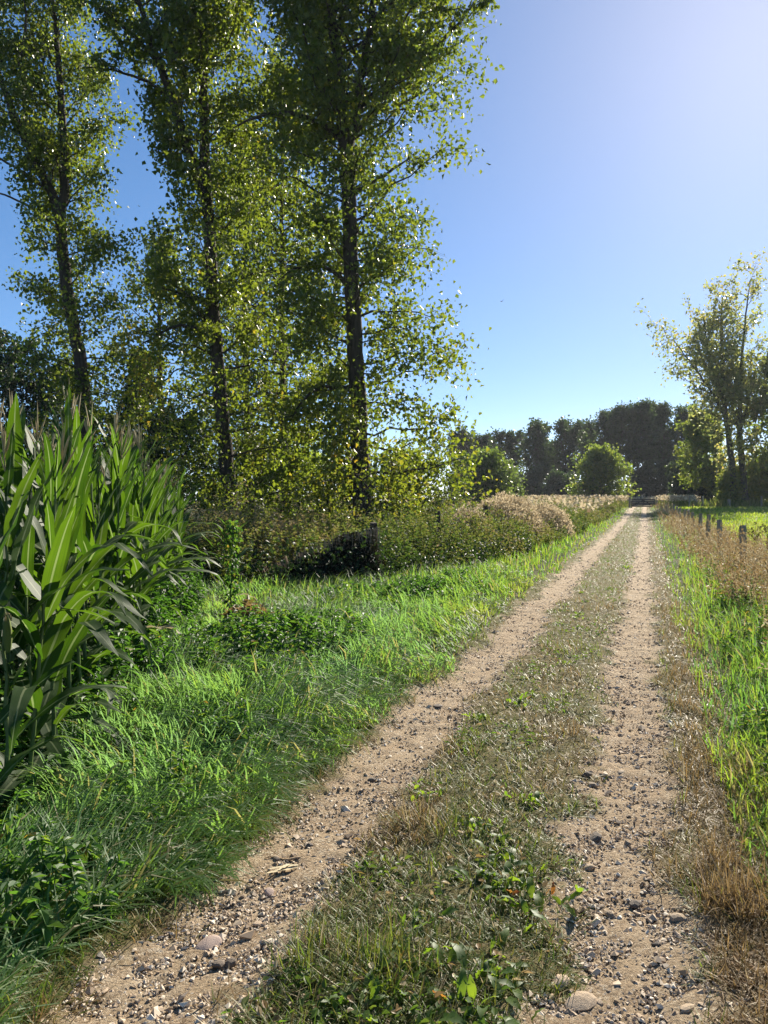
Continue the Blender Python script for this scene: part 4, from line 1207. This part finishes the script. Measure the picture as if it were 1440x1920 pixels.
# ------------------------------------------------------------------ grass of the track and the right side
def centre_grass():
    B = Batch()
    x, y, s, t = scatter(330000, 2.2, 110, .62)
    ba_ = bare(s, t)
    inside = (s > -2.15) & (s < .62)
    pr = np.where(s < -1.8, .9, np.where(s > .2, 1.0, .85)) * (1 - ba_) ** 1.5
    pr = pr * (.5 + .9 * fbm(x * 2.2, y * 2.2, 101))
    ok = inside & (rng.random(len(x)) < pr)
    x, y, s, t = x[ok], y[ok], s[ok], t[ok]
    if len(x) > 82000: x, y, s, t = x[:82000], y[:82000], s[:82000], t[:82000]
    n = len(x)
    gr = fbm(x * 1.3 + 7, y * 1.3, 105)
    tuft = sstep(.58, .75, fbm(x * 2.6, y * 2.6, 107))
    right = sstep(.15, .3, s)
    L = rng.uniform(.035, .105, n) * (1 + .8 * tuft) * (1 + .25 * right) * (1 + .012 * y)
    W = rng.uniform(.0016, .0042, n) * (1 + .11 * y)
    lean = np.clip(rng.normal(1.12, .35, n) - .35 * tuft, .05, 1.5)
    tn = np.where(gr > .47, rng.normal(.20, .17, n), rng.normal(.56, .20, n)) - .14 * sstep(6, 25, y)
    tn = np.where(right > .5, rng.normal(.63, .11, n), tn)
    tn = np.where((s < -1.85), rng.normal(.16, .2, n), tn)
    tn = np.where(rng.random(n) < .05, .93, tn)
    V, q, m = blades(ground_pts(x, y) + [0, 0, .004], L, W, rng.uniform(0, 6.28, n), lean, rng.uniform(-.2, 1.0, n), 3, .4)
    B.add(V, q, np.repeat(np.clip(tn, 0, 1), m))
    tag(link('track_grass', B.mesh('track_grass', M['dry'])), 'short parched grass on the strip between and beside the wheel ruts', 'grass', kind='stuff')
    # small broad leaves of clover and cinquefoil, crumpled dead leaves
    B = Batch()
    x, y, s, t = scatter(90000, 2.2, 40, .62)
    gr = fbm(x * 1.3 + 7, y * 1.3, 105)
    ok = (s > -1.35) & (s < -.30) & (bare(s, t) < .35) & (fbm(x * 2.1 + 3, y * 2.1, 109) > .50 + .16 * rng.random(len(x))) & (rng.random(len(x)) < .55)
    ok2 = (s > -1.4) & (s < -.25) & (bare(s, t) < .5) & (rng.random(len(x)) < .06)
    ok3 = (s > .3) & (s < .6) & (rng.random(len(x)) < .04)
    k = np.nonzero(ok | ok2 | ok3)[0][:11000]
    x, y, s, t = x[k], y[k], s[k], t[k]; dead = ~ok[k]
    n = len(x)
    p = ground_pts(x, y); p[:, 2] += rng.uniform(.005, .05, n)
    V, q = leaves6(p, np.stack([rng.normal(size=n), rng.normal(size=n), rng.normal(.15, .35, n)], 1), np.stack([rng.normal(0, .35, n), rng.normal(0, .35, n), np.ones(n)], 1),
                   rng.uniform(.016, .042, n) * (1 + .03 * y), .62, .15, .2)
    tn = np.where(dead, rng.normal(.8, .12, n), rng.normal(.06, .09, n))
    B.add(V, q, np.repeat(np.clip(tn, 0, 1), 6))
    tag(link('clover', B.mesh('clover', M['dry'])), 'small green clover leaves and crumpled dead leaves between the ruts', 'ground cover', kind='stuff')
centre_grass()

def right_grass():
    B = Batch()
    x, y, s, t = scatter(120000, 2.2, 100, .62)
    edge = .43 + (vnoise(t * 1.1, t * 0, 55) - .5) * .22 + .10 * sstep(6, 3, t)
    ok = (s > edge) & (s < 3.2) & (rng.random(len(x)) < np.where(s < 1.3, 1, .75))
    x, y, s, t = x[ok], y[ok], s[ok], t[ok]; edge = edge[ok]
    if len(x) > 42000: x, y, s, t, edge = x[:42000], y[:42000], s[:42000], t[:42000], edge[:42000]
    n = len(x)
    e = sstep(0, .7, s - edge)
    c = fbm(x * 1.3, y * 1.3, 111)
    L = rng.uniform(.15, .48, n) * (.40 + .75 * e) * (.45 + 1.1 * c)
    W = rng.uniform(.004, .009, n) * (1 + .06 * y)
    V, q, m = blades(ground_pts(x, y), L, W, rng.uniform(0, 6.28, n), np.abs(rng.normal(.38, .28, n)), rng.uniform(.2, 2.2, n), 3, .5)
    tn = .54 + .8 * (c - .5) + rng.normal(0, .15, n)
    dryp = np.clip(.10 + .55 * sstep(1.15, 1.7, s + (c - .5)) + .18 * sstep(.25, 0, s - edge), 0, .8)
    tn = np.where(rng.random(n) < dryp, rng.uniform(.92, 1, n), np.clip(tn, 0, .86))
    B.add(V, q, np.repeat(tn, m))
    tag(link('roadside_grass', B.mesh('roadside_grass', M['lush'])), 'green grass mixed with dry blades on the right verge', 'grass', kind='stuff')
    # tall dry flowering grass along the fence
    B = Batch()
    x, y, s, t = scatter(60000, 3.5, 100, .62)
    lo = np.interp(t, [4, 9, 14, 30, 100], [1.35, 1.25, 1.15, 1.0, .95])
    ok = (s > lo + (vnoise(t * .9, t * 0, 57) - .5) * .4) & (s < 2.9) & (fbm(x * .9, y * .9, 121) > .36)
    x, y, s, t = x[ok], y[ok], s[ok], t[ok]
    if len(x) > 10500: x, y, s, t = x[:10500], y[:10500], s[:10500], t[:10500]
    n = len(x)
    L = rng.uniform(.42, .96, n) * (.60 + .46 * sstep(1.0, 1.9, s)) * (1 - .30 * sstep(2.1, 2.8, s)) * (.65 + .7 * fbm(x * .7, y * .7, 123))
    az = rng.normal(2.6, 1.3, n); lean = np.abs(rng.normal(.25, .22, n)); dr = rng.uniform(.1, 1.3, n)
    W = .0022 + .00042 * y
    V, q, m = blades(ground_pts(x, y), L, W * rng.uniform(.8, 1.4, n), az, lean, dr, 4)
    V = V.reshape(n, m, 3)
    tnb = np.clip(rng.normal(.78, .14, n), .45, 1)
    B.add(V, q, np.repeat(tnb, m))
    # seed heads at the tips
    k = 9
    tip = V[:, -1]; pre = V[:, 4]
    d_ = tip - pre
    u = rng.uniform(.35, 1.05, (n, k))
    p = pre[:, None] + d_[:, None] * u[..., None] + rng.normal(0, .012, (n, k, 3)) * (1 + .02 * y)[:, None, None]
    ax = unit(d_)[:, None] + rng.normal(0, .5, (n, k, 3))
    V2, q2 = kites(p.reshape(-1, 3), ax.reshape(-1, 3), rng.normal(size=(n * k, 3)), np.repeat(rng.uniform(.02, .045, n) * (1 + .03 * y), k), .4)
    B.add(V2, q2, np.repeat(np.repeat(tnb, k) + rng.normal(0, .06, n * k), 4))
    tag(link('dry_grass', B.mesh('dry_grass', M['dry'])), 'tall straw coloured seeding grass along the fence posts', 'grass', kind='stuff')
right_grass()

def field_grass():
    B = Batch(); r = np.random.default_rng(6)
    n = 42000
    d = 7 * (112 / 7) ** r.random(n)
    s = 2.7 + r.random(n) ** 1.3 * np.interp(d, [7, 20, 110], [3, 9, 60])
    t = d
    x, y = st2xy(s, t)
    k = y < 105
    x, y = x[k], y[k]; n = len(x)
    V, q, m = blades(ground_pts(x, y), r.uniform(.10, .22, n) * (1 + .004 * y), (.008 + .0016 * y) * r.uniform(.6, 1.4, n), r.uniform(0, 6.28, n), np.abs(r.normal(.3, .2, n)), r.uniform(.2, 1.2, n), 2)
    B.add(V, q, np.repeat(np.clip(.82 + .4 * (fbm(x * .12, y * .12, 131) - .5) + r.normal(0, .06, n), 0, .88), m))
    tag(link('field_grass', B.mesh('field_grass', M['lush'])), 'bright yellow green sunlit grass of the field on the right', 'grass', kind='stuff')
field_grass()

# dead dock stems with red brown seed heads near the posts
def dock_stems():
    r = np.random.default_rng(61)
    spots = [(2.55, 15.2, 'red brown dock seed stem right of the nearest fence post'), (2.75, 13.2, 'red brown dock seed stem at the right edge in front of the field'),
             (2.5, 20.5, 'dark dock seed stem between second and third fence posts'), (2.7, 36, 'tall brown dock seed stem beside the far fence posts'), (2.4, 17.4, 'thin brown dock seed stem behind the nearest fence post')]
    for s, t, lb in spots:
        x, y = st2xy(s, t)
        g = float(gz(x, y))
        o = thing('dock_stem', lb, 'plant', (x, y, g), r.uniform(0, 6))
        u = np.linspace(0, 1, 6)
        P_ = [np.stack([.05 * u ** 2, 0 * u, 1.0 * u], 1)]
        for i in range(6):
            az = r.uniform(0, 6.28); z0 = r.uniform(.5, .85)
            P_.append(np.stack([.05 * z0 ** 2 + np.cos(az) * .16 * u, np.sin(az) * .16 * u, z0 + .22 * u - .03 * u ** 2], 1))
        V, q = tubes(np.array(P_), np.full((7, 6), .005) * (1 - .6 * u), 4)
        link('stem', make_mesh('stem', V, q, M['stick'], smooth=True), o)
        pp = np.concatenate([np.array(p)[2:] for p in P_[1:]] + [P_[0][4:]])
        pp = np.repeat(pp, 14, 0) + r.normal(0, .02, (len(pp) * 14, 3))
        V, q = kites(pp, r.normal(size=(len(pp), 3)), r.normal(size=(len(pp), 3)), r.uniform(.018, .035, len(pp)), .8)
        B = Batch(); B.add(V, q, .0)
        link('seed_head', B.mesh('seed_head', M['dockseed']), o)['kind'] = 'stuff'
M['dockseed'] = solid_mat('dock_seed', G(.07, .030, .018), G(.16, .075, .04), 30, .8, 0)
dock_stems()

# ------------------------------------------------------------------ rosette weeds between the ruts
ROS = [strip_mesh('weed_leaf', .085 + .014 * i, .034 + .004 * i, R(66 - 9 * i), R(60 + 8 * i), n=6, fold=.25, wav=.006, seed=60 + i, mat=None, side=.2, shape='dock') for i in range(4)]
def flat_leaf_mat(name, c1, c2, t1, t2):
    m, nt, out = new_mat(name)
    oi = nt.nodes.new('ShaderNodeObjectInfo')
    tc = nt.nodes.new('ShaderNodeTexCoord')
    nz = nt.nodes.new('ShaderNodeTexNoise'); nz.inputs['Scale'].default_value = 25
    nt.links.new(tc.outputs['Object'], nz.inputs['Vector'])
    ad = nt.nodes.new('ShaderNodeMath'); ad.operation = 'MULTIPLY_ADD'; ad.inputs[1].default_value = .5
    nt.links.new(oi.outputs['Random'], ad.inputs[0]); nt.links.new(nz.outputs[0], ad.inputs[2])
    r1 = ramp_node(nt, [(.3, c1), (.9, c2)]); r2 = ramp_node(nt, [(.3, t1), (.9, t2)])
    nt.links.new(ad.outputs[0], r1.inputs[0]); nt.links.new(ad.outputs[0], r2.inputs[0])
    pb = nt.nodes.new('ShaderNodeBsdfPrincipled'); pb.inputs['Roughness'].default_value = .55
    tr = nt.nodes.new('ShaderNodeBsdfTranslucent')
    nt.links.new(r1.outputs[0], pb.inputs['Base Color']); nt.links.new(r2.outputs[0], tr.inputs['Color'])
    mx = nt.nodes.new('ShaderNodeMixShader'); mx.inputs[0].default_value = .44
    nt.links.new(pb.outputs[0], mx.inputs[1]); nt.links.new(tr.outputs[0], mx.inputs[2]); nt.links.new(mx.outputs[0], out.inputs[0])
    return m
M['dock'] = flat_leaf_mat('dock_leaf', G(.03, .075, .014), G(.075, .13, .022), G(.16, .34, .02), G(.34, .48, .03))
M['dock_red'] = flat_leaf_mat('dock_leaf_red', G(.16, .05, .02), G(.24, .12, .03), G(.5, .12, .03), G(.6, .32, .05))
for me in ROS: me.materials.append(M['dock'])
ROS_RED = []
for me in ROS[:2]:
    c = me.copy(); c.materials.clear(); c.materials.append(M['dock_red']); ROS_RED.append(c)

def ground_at(px, py):
    d = EYE * F / (py - HOR)
    for _ in range(6):
        x = (px - 720) / F * d
        d = (EYE - float(gz(x, d))) * F / (py - HOR)
    return (px - 720) / F * d, d

def rosette(x, y, n, size, label, group=None, red=0):
    o = thing('rosette_weed', label, 'weed', (x, y, float(gz(x, y)) + .004), rc.uniform(0, 6), group)
    size *= .72
    o.scale = (size, size, size)
    for i in range(int(n * 1.5)):
        isred = i < red
        l = link('leaf', rc.choice(ROS_RED if isred else ROS), o)
        if isred: l['label'] = 'reddened leaf'
        q_ = .035 + .004 * n; l.location = (rc.gauss(0, q_), rc.gauss(0, q_), rc.uniform(0, .03))
        l.rotation_euler = (rc.gauss(0, .35), rc.gauss(0, .25), i * 2.4 + rc.gauss(0, .3))
        k = rc.uniform(.6, 1.15); l.scale = (k, k, k)

for (px, py, n, sz, lb, red) in [(985, 1700, 26, 1.1, 'large bright green dock with reddened leaves at the left edge of the right rut', 4),
                                 (925, 1670, 14, 1.0, 'green dock left beside the one with reddened leaves', 0),
                                 (880, 1880, 22, 1.1, 'leafy green dock at the bottom of the view between the ruts', 1),
                                 (930, 1840, 14, .9, 'small green dock just above the leafy one at the bottom of the view', 0),
                                 (760, 1830, 18, .9, 'low green weed with a dark red leaf near the bottom of the strip', 2),
                                 (690, 1890, 16, 1.0, 'dark green weed at the bottom left of the grassy strip', 0),
                                 (890, 1560, 16, .8, 'bright green dock in the middle of the strip', 0),
                                 (945, 1580, 14, .8, 'dark green dock right of the bright one in the middle of the strip', 0),
                                 (800, 1500, 16, .8, 'dark green weed at the left edge of the strip', 0),
                                 (790, 1740, 16, .8, 'pale green weed on the strip below the large dock', 0)]:
    x, y = ground_at(px, py)
    rosette(x, y, n, sz, lb, None, red)
r = random.Random(44)
for i in range(16):
    t = r.uniform(3.0, 15); s = r.uniform(-1.2, -.42)
    x, y = st2xy(s, t)
    if not (-.5 < x / y < .5): continue
    rosette(x, y, r.randint(8, 13), r.uniform(.5, .85), 'small green rosette weed scattered on the strip between the ruts', 'small rosette weeds between the ruts')
x, y = ground_at(1180, 1066); rosette(x, y, 12, 1.4, 'single bright yellow green weed far along the strip between the ruts')

# ------------------------------------------------------------------ stones
def rock_mesh(name, seed, sub, flat, mat, elong=1.0, rough=.22):
    import bmesh
    bm = bmesh.new()
    bmesh.ops.create_icosphere(bm, subdivisions=sub, radius=1.0)
    r = np.random.default_rng(seed)
    dirs = rand_unit(9, r); cut = r.uniform(.55, .95, 9)
    for v in bm.verts:
        p = np.array(v.co)
        for dv, c in zip(dirs, cut):
            k = p @ dv
            if k > c: p = p - dv * (k - c) * .85
        p = p * (1 + r.normal(0, rough * .12))
        v.co = (p[0] * elong, p[1], p[2] * flat)
    me = bpy.data.meshes.new(name)
    bm.to_mesh(me); bm.free()
    me.materials.append(mat)
    me.polygons.foreach_set('use_smooth', np.full(len(me.polygons), sub > 2, dtype=bool))
    return me
ROCK = [rock_mesh('stone', i, 2, .45 + .08 * (i % 4), M['stone'], 1 + .15 * (i % 3)) for i in range(8)]
ROCKD = [rock_mesh('stone', 20 + i, 2, .6, M['stone_dark'], 1.2) for i in range(3)]
def stone(x, y, size, label, group=None, me=None, rz=None, sink=.3, zs=1.0):
    o = link('stone', me or rc.choice(ROCK))
    z = float(gz(x, y))
    o.location = (x, y, z + size * (.5 - sink) * zs * .8 + .004)
    o.rotation_euler = (rc.gauss(0, .2), rc.gauss(0, .2), rc.uniform(0, 6.28) if rz is None else rz)
    o.scale = (size, size * rc.uniform(.75, 1), size * zs)
    return tag(o, label, 'stone', group)
pink = rock_mesh('stone', 71, 3, .32, M['stone_pink'], 1.25, .1)
cube_s = rock_mesh('stone', 72, 3, .95, M['stone_pink'], 1.0, .1)
for (px, py, size, me, zs, lb) in [(388, 1783, .044, pink, .8, 'large flat pale pink stone in the left rut'),
                               (502, 1684, .027, cube_s, .9, 'upright rounded pinkish stone casting a shadow in the left rut'),
                               (408, 1822, .030, ROCKD[0], 1, 'dark brown stone below the flat pink one, left of a pair'),
                               (428, 1820, .026, ROCKD[1], 1, 'dark brown stone below the flat pink one, right of a pair'),
                               (1196, 1706, .028, ROCKD[2], 1.1, 'round dark stone alone in the middle of the right rut'),
                               (1102, 1460, .034, ROCKD[1], 1.2, 'dark upright stone at the left edge of the right rut beside dry grass'),
                               (1112, 1478, .030, ROCK[3], .9, 'pale stone just below the dark upright one beside the dry grass'),
                               (1166, 1454, .034, ROCK[1], .8, 'grey flat stone in the right rut level with the dark upright one'),
                               (1088, 1893, .055, ROCK[5], .7, 'long grey slab at the bottom of the right rut'),
                               (1050, 1855, .035, ROCK[2], .8, 'pale rounded stone left of the long grey slab'),
                               (1295, 1905, .030, ROCK[4], .9, 'grey rounded stone at the bottom right of the right rut'),
                               (1118, 1578, .045, ROCKD[0], .6, 'flat dark stone with long shadow at the left of the right rut'),
                               (1275, 1732, .034, ROCK[6], .9, 'grey stone at the right edge of the right rut beside brown grass'),
                               (822, 1328, .042, ROCKD[2], .8, 'solitary dark stone further up the left rut'),
                               (697, 1467, .026, ROCKD[1], .8, 'small dark angular stone in the left rut halfway up'),
                               (1108, 1636, .030, ROCK[7], .9, 'smooth grey stone on the gravel at the left of the right rut')]:
    x, y = ground_at(px, py)
    stone(x, y, size, lb, None, me, rz=.5, zs=zs)
# small loose stones that can still be told apart
cnt = 0
while cnt < 270:
    d = 2.35 * (8 / 2.35) ** rc.random()
    x = rc.uniform(-.5, .5) * d
    s, t = xy2st(x, d)
    if rc.random() > float(bare(np.array(s), np.array(t))) * (.35 + 1.3 * max(0, float(fbm(np.array(x * 2.), np.array(d * 2.), 7)) - .35) * 2): continue
    left = s < -.8
    size = rc.uniform(.006, .012) if rc.random() < .85 else rc.uniform(.012, .020)
    z_ = 'close to the bottom of the view' if d < 3 else ('a few steps up the track' if d < 4.6 else 'further up the track')
    rut = 'left' if left else 'right'
    stone(x, d, size * (1 + .05 * (d - 2)), f'small loose stone in the {rut} rut, {z_}', f'loose stones in the {rut} rut {z_}', rc.choice(ROCK + ROCKD[:1]))
    cnt += 1

def gravel():
    import bmesh
    protos = []
    oc = np.array([[1, 0, 0], [0, 1, 0], [-1, 0, 0], [0, -1, 0], [0, 0, 1], [0, 0, -1.0]])
    of = np.array([[0, 1, 4], [1, 2, 4], [2, 3, 4], [3, 0, 4], [1, 0, 5], [2, 1, 5], [3, 2, 5], [0, 3, 5]])
    for i in range(8):
        r = np.random.default_rng(90 + i)
        protos.append(((oc + r.normal(0, .22, oc.shape)) * [1.2, .9, .62], of))
    B = Batch()
    x, y, s, t = scatter(330000, 2.2, 90, .6)
    ba_ = bare(s, t)
    lines = np.exp(-((s - .17) / .07) ** 2) + np.exp(-((s + .30) / .09) ** 2) + np.exp(-((s + 1.28) / .09) ** 2) + np.exp(-((s + 1.84) / .08) ** 2)
    pr = (ba_ > .10) * (.48 + .55 * lines + .40 * sstep(.5, .7, fbm(x * 2, y * 2, 7)))
    ok = (s > -2.1) & (s < .5) & (rng.random(len(x)) < pr)
    x, y, s, t = x[ok], y[ok], s[ok], t[ok]
    if len(x) > 12000: x, y, s, t = x[:62000], y[:62000], s[:62000], t[:62000]
    n = len(x)
    size = np.exp(rng.normal(np.log(.0046), .46, n)) * (1 + .055 * y)
    size = np.minimum(size, .05)
    which = rng.integers(0, 8, n)
    for i, (V, Fc) in enumerate(protos):
        k = np.nonzero(which == i)[0]
        a = rng.uniform(0, 6.28, len(k)); tl = rng.normal(0, .25, (len(k), 1))
        c, sn = np.cos(a)[:, None], np.sin(a)[:, None]
        vx = V[None, :, 0] * c - V[None, :, 1] * sn; vy = V[None, :, 0] * sn + V[None, :, 1] * c; vz = V[None, :, 2] + vx * tl
        W_ = np.stack([vx, vy, vz], -1) * size[k][:, None, None]
        W_[..., 0] += x[k][:, None]; W_[..., 1] += y[k][:, None]; W_[..., 2] += (gz(x[k], y[k]) + .004 + size[k] * .18)[:, None]
        f = (Fc[None] + np.arange(len(k))[:, None, None] * len(V)).reshape(-1, 3)
        B.add(W_, [f], np.repeat(rng.random(len(k)), len(V)))
    tag(link('gravel', B.mesh('gravel', M['gravel'])), 'fine gravel and grit strewn along both wheel ruts', 'gravel', kind='stuff')
def gravel_mat():
    m, nt, out = new_mat('gravel')
    at = nt.nodes.new('ShaderNodeAttribute'); at.attribute_name = 'tint'
    r1 = ramp_node(nt, [(0, G(.22, .15, .09)), (.3, G(.36, .255, .16)), (.6, G(.46, .355, .245)), (1, G(.66, .57, .45))])
    nt.links.new(at.outputs['Fac'], r1.inputs[0])
    pb = nt.nodes.new('ShaderNodeBsdfPrincipled'); pb.inputs['Roughness'].default_value = .75
    nt.links.new(r1.outputs[0], pb.inputs['Base Color']); nt.links.new(pb.outputs[0], out.inputs[0])
    return m
M['gravel'] = gravel_mat()
gravel()

# dry husks lying in the left rut
def husks():
    x, y = ground_at(532, 1640)
    o = thing('corn_husk', 'pale dry maize husk strips lying in the left rut', 'husk', (x, y, float(gz(x, y)) + .014), 0)
    for i, (L, az, w_, dx, dy) in enumerate([(.17, 3.65, .026, .06, .02), (.15, 3.5, .020, .06, .03), (.085, 4.1, .020, .02, .03)]):
        me = strip_mesh('husk_strip', L, w_, R(4), R(6), n=6, fold=.25, wav=.002, seed=i, mat=M['straw'])
        l = link('husk_strip', me, o); l.location = (dx, dy, .004 * i); l.rotation_euler = (0, 0, az)
    x, y = ground_at(530, 1618)
    k = 8; u = np.linspace(0, 1, k)
    p = np.stack([-.09 + .17 * u, .012 * np.sin(u * 7), .006 + .003 * np.sin(u * 9)], 1)
    V, q = tubes(p[None], np.interp(u, [0, .7, 1], [.002, .006, .005])[None], 6)
    s_ = link('stick', make_mesh('stick', V, q, M['stick'], smooth=True)); s_.location = (x, y, float(gz(x, y)) + .004)
    tag(s_, 'curved brown dry stick behind the husk strips in the left rut', 'stick')
husks()

# ------------------------------------------------------------------ fence posts and gate
def post_mesh(seed, h, w_, mat=None):
    import bmesh
    bm = bmesh.new()
    r = np.random.default_rng(seed)
    bmesh.ops.create_cone(bm, cap_ends=True, segments=10, radius1=w_ * .52, radius2=w_ * .48, depth=h)
    for v in bm.verts:
        v.co.z += h / 2 - .25
        v.co.x *= 1 + r.normal(0, .07); v.co.y *= 1 + r.normal(0, .07)
        if v.co.z > .3: v.co.z += r.normal(0, .012)
    bm.edges.ensure_lookup_table()
    top = [e for e in bm.edges if all(v.co.z > .3 for v in e.verts)]
    bmesh.ops.bevel(bm, geom=top, offset=.012, segments=2, affect='EDGES')
    me = bpy.data.meshes.new('fence_post'); bm.to_mesh(me); bm.free()
    me.materials.append(mat or M['post'])
    me.polygons.foreach_set('use_smooth', np.full(len(me.polygons), True))
    try: me.set_sharp_from_angle(angle=R(40))
    except Exception: pass
    return me
posts = [(1395, 16.4), (1350, 20.9), (1327, 26.0), (1312, 31.0), (1300, 36.0), (1291, 41.5), (1283, 47), (1275, 53), (1269, 59), (1263, 66)]
for i, (px, d) in enumerate(posts):
    x = (px - 720) / F * d
    h = 1.02 if i != 2 else 1.06
    me = post_mesh(i, h + .25, .15)
    o = thing('fence_post', f'weathered grey wooden fence post, {ORD[i]} nearest in the row along the right verge' if i else 'nearest weathered fence post on the right, with a dark notch', 'fence post',
              (x, d, float(gz(x, d))), rc.uniform(0, 1), 'fence posts along the right verge')
    o.rotation_euler = (rc.gauss(0, .03), rc.gauss(0, .03), rc.uniform(0, 3))
    link('post', me, o)
    V, q = tubes(np.array([[[.06, .0, h - .14], [.10, .0, h - .14], [.11, .0, h - .12]]]), np.array([[.012, .012, .008]]), 6)
    link('insulator', make_mesh('insulator', V, q, M['stone_dark']), o)
# posts of the overgrown fence on the left
for i, (s, t, h, lb) in enumerate([(-5.0, 14.1, 1.12, 'dark corner post of the overgrown fence, standing in the weeds'),
                                   (-4.6, 23.2, 1.42, 'dark post sticking out of the weeds before the pale mound'),
                                   (-4.9, 18.6, 1.30, 'half hidden post between the corner post and the pale mound')]):
    x, y = st2xy(s, t)
    o = link('fence_post', post_mesh(30 + i, h + .25, .15, mat=M['bark'])); o.location = (x, y, float(gz(x, y)))
    tag(o, lb, 'fence post')

def box(name, size, loc, mat, parent, rot=(0, 0, 0)):
    import bmesh
    bm = bmesh.new(); bmesh.ops.create_cube(bm, size=1)
    for v in bm.verts: v.co = (v.co.x * size[0], v.co.y * size[1], v.co.z * size[2])
    bmesh.ops.bevel(bm, geom=list(bm.edges), offset=min(size) * .12, segments=1, affect='EDGES')
    me = bpy.data.meshes.new(name); bm.to_mesh(me); bm.free(); me.materials.append(mat)
    o = link(name, me, parent); o.location = loc; o.rotation_euler = rot
    return o
def gate():
    d = 104.0
    x0 = (1184 - 720) / F * d; x1 = (1228 - 720) / F * d
    g = float(gz((x0 + x1) / 2, d))
    W = x1 - x0
    o = thing('field_gate', 'wooden five barred gate closing the end of the track', 'gate', (x0, d, g), 0)
    for z in (.22, .42, .62, .85, 1.12):
        box('rail', (W, .05, .13), (W / 2, 0, z), M['gate'], o)
    for xx, hh in ((.05, 1.25), (W - .05, 1.2)):
        box('stile', (.12, .08, hh), (xx, .07, hh / 2), M['gate'], o)
    box('upright', (.10, .05, 1.0), (W / 2, .06, .68), M['gate'], o)
    L = math.hypot(W * .5, .85)
    box('brace', (L, .035, .09), (W * .26, .052, .65), M['gate'], o, (0, -math.atan2(.85, W * .5), 0))
    box('brace', (L, .035, .09), (W * .74, .052, .65), M['gate'], o, (0, math.atan2(.85, W * .5), 0))
    for xx, lb in ((-.25, 'thick wooden gate post left of the gate'), (W + .25, 'thick wooden gate post right of the gate')):
        p = link('gate_post', post_mesh(50, 1.75, .28)); p.location = (x0 + xx, d, g); tag(p, lb, 'gate post')
gate()
def far_fence():
    d = 98.0
    pts = [(1293, 'far fence post with a slanting brace beyond the field corner'), (1318, 'far fence post right of the braced one'), (1367, 'dark far post before the airy pair of poplars'), (1428, 'far fence post near the right edge below the trees')]
    for i, (px, lb) in enumerate(pts):
        x = (px - 720) / F * d; g = float(gz(x, d))
        if i == 0:
            o = thing('fence_post', lb, 'fence post', (x, d, g))
            link('post', post_mesh(60, 1.75, .22), o)
            box('brace', (2.4, .12, .14), (1.0, 0, .75), M['post'], o, (0, .62, 0))
        else:
            o = link('fence_post', post_mesh(60 + i, 1.7 if i != 2 else 1.3, .2 if i != 2 else .4)); o.location = (x, d, g); tag(o, lb, 'fence post')
far_fence()

# bindweed-wrapped corn stalk standing alone, heap of dead leaves, bird
def lone_stalk():
    x, y = ground_at(432, 1150)
    t = corn_plant(x, y, .62, 1.0, 'lone short corn stalk wrapped in bindweed leaves, apart from the field', None, vis_tassel=False)
    r = np.random.default_rng(12)
    n = 420
    h = r.uniform(.05, 2.1, n); a = r.uniform(0, 6.28, n); q = np.abs(r.normal(.10, .06, n)) * (1.2 - .25 * h)
    p = np.stack([np.cos(a) * q, np.sin(a) * q, h], 1)
    V, pl = leaves6(p, np.stack([np.cos(a), np.sin(a), r.normal(-.8, .4, n)], 1), r.normal(size=(n, 3)) * .5 + np.stack([np.cos(a), np.sin(a), .4 + 0 * a], 1), r.uniform(.06, .12, n), .8)
    B = Batch(); B.add(V, pl, np.repeat(np.clip(r.normal(.6, .2, n), 0, .95), 6))
    link('bindweed', B.mesh('bindweed', M['nettle']), t)['kind'] = 'stuff'
lone_stalk()
def heap():
    x, y = ground_at(462, 1165)
    r = np.random.default_rng(15); n = 260
    o = thing('leaf_heap', 'small heap of withered brown leaves beside the lone corn stalk', 'leaf heap', (x, y, float(gz(x, y))))
    q = r.random(n) ** .5; a = r.uniform(0, 6.28, n)
    p = np.stack([.32 * q * np.cos(a), .22 * q * np.sin(a), .26 * (1 - q ** 1.5) * r.random(n) ** .5 + .04], 1)
    V, pl = leaves6(p, r.normal(size=(n, 3)), r.normal(size=(n, 3)), r.uniform(.06, .13, n), .5)
    B = Batch(); B.add(V, pl, np.repeat(np.clip(r.normal(.55, .2, n), .4, .8), 6))
    link('withered_leaves', B.mesh('withered_leaves', M['dry']), o)['kind'] = 'stuff'
heap()
def bird():
    c = P(940, 567, 60)
    V = np.array([[-.16, 0, 0], [-.05, .03, .02], [.12, .0, .03], [-.05, -.03, .02], [-.04, 0, -.03], [.02, .22, .10], [-.06, .20, .09], [.02, -.22, .10], [-.06, -.20, .09], [-.02, 0, .035]])
    q3 = np.array([[0, 1, 9], [0, 9, 3], [1, 2, 9], [9, 2, 3], [0, 4, 1], [0, 3, 4], [1, 4, 2], [3, 2, 4]])
    q4 = np.array([[9, 5, 6, 1], [9, 3, 8, 7]])
    o = link('bird', make_mesh('bird', V, [q3, q4], M['bird'])); o.location = tuple(c); o.rotation_euler = (0, 0, .6)
    tag(o, 'small dark bird flying in the clear sky', 'bird')
bird()

# ------------------------------------------------------------------ haze
def haze():
    import bmesh
    bm = bmesh.new(); bmesh.ops.create_cube(bm, size=1)
    for v in bm.verts: v.co = (v.co.x * 5000, v.co.y * 5000, v.co.z * 46 + 21)
    me = bpy.data.meshes.new('haze'); bm.to_mesh(me); bm.free()
    m, nt, out = new_mat('haze')
    pv = nt.nodes.new('ShaderNodeVolumePrincipled')
    pv.inputs['Color'].default_value = (.90, .93, 1, 1)
    pv.inputs['Density'].default_value = .00016
    pv.inputs['Anisotropy'].default_value = .3
    nt.links.new(pv.outputs[0], out.inputs['Volume'])
    me.materials.append(m)
    tag(link('haze', me), kind='stuff')
haze()
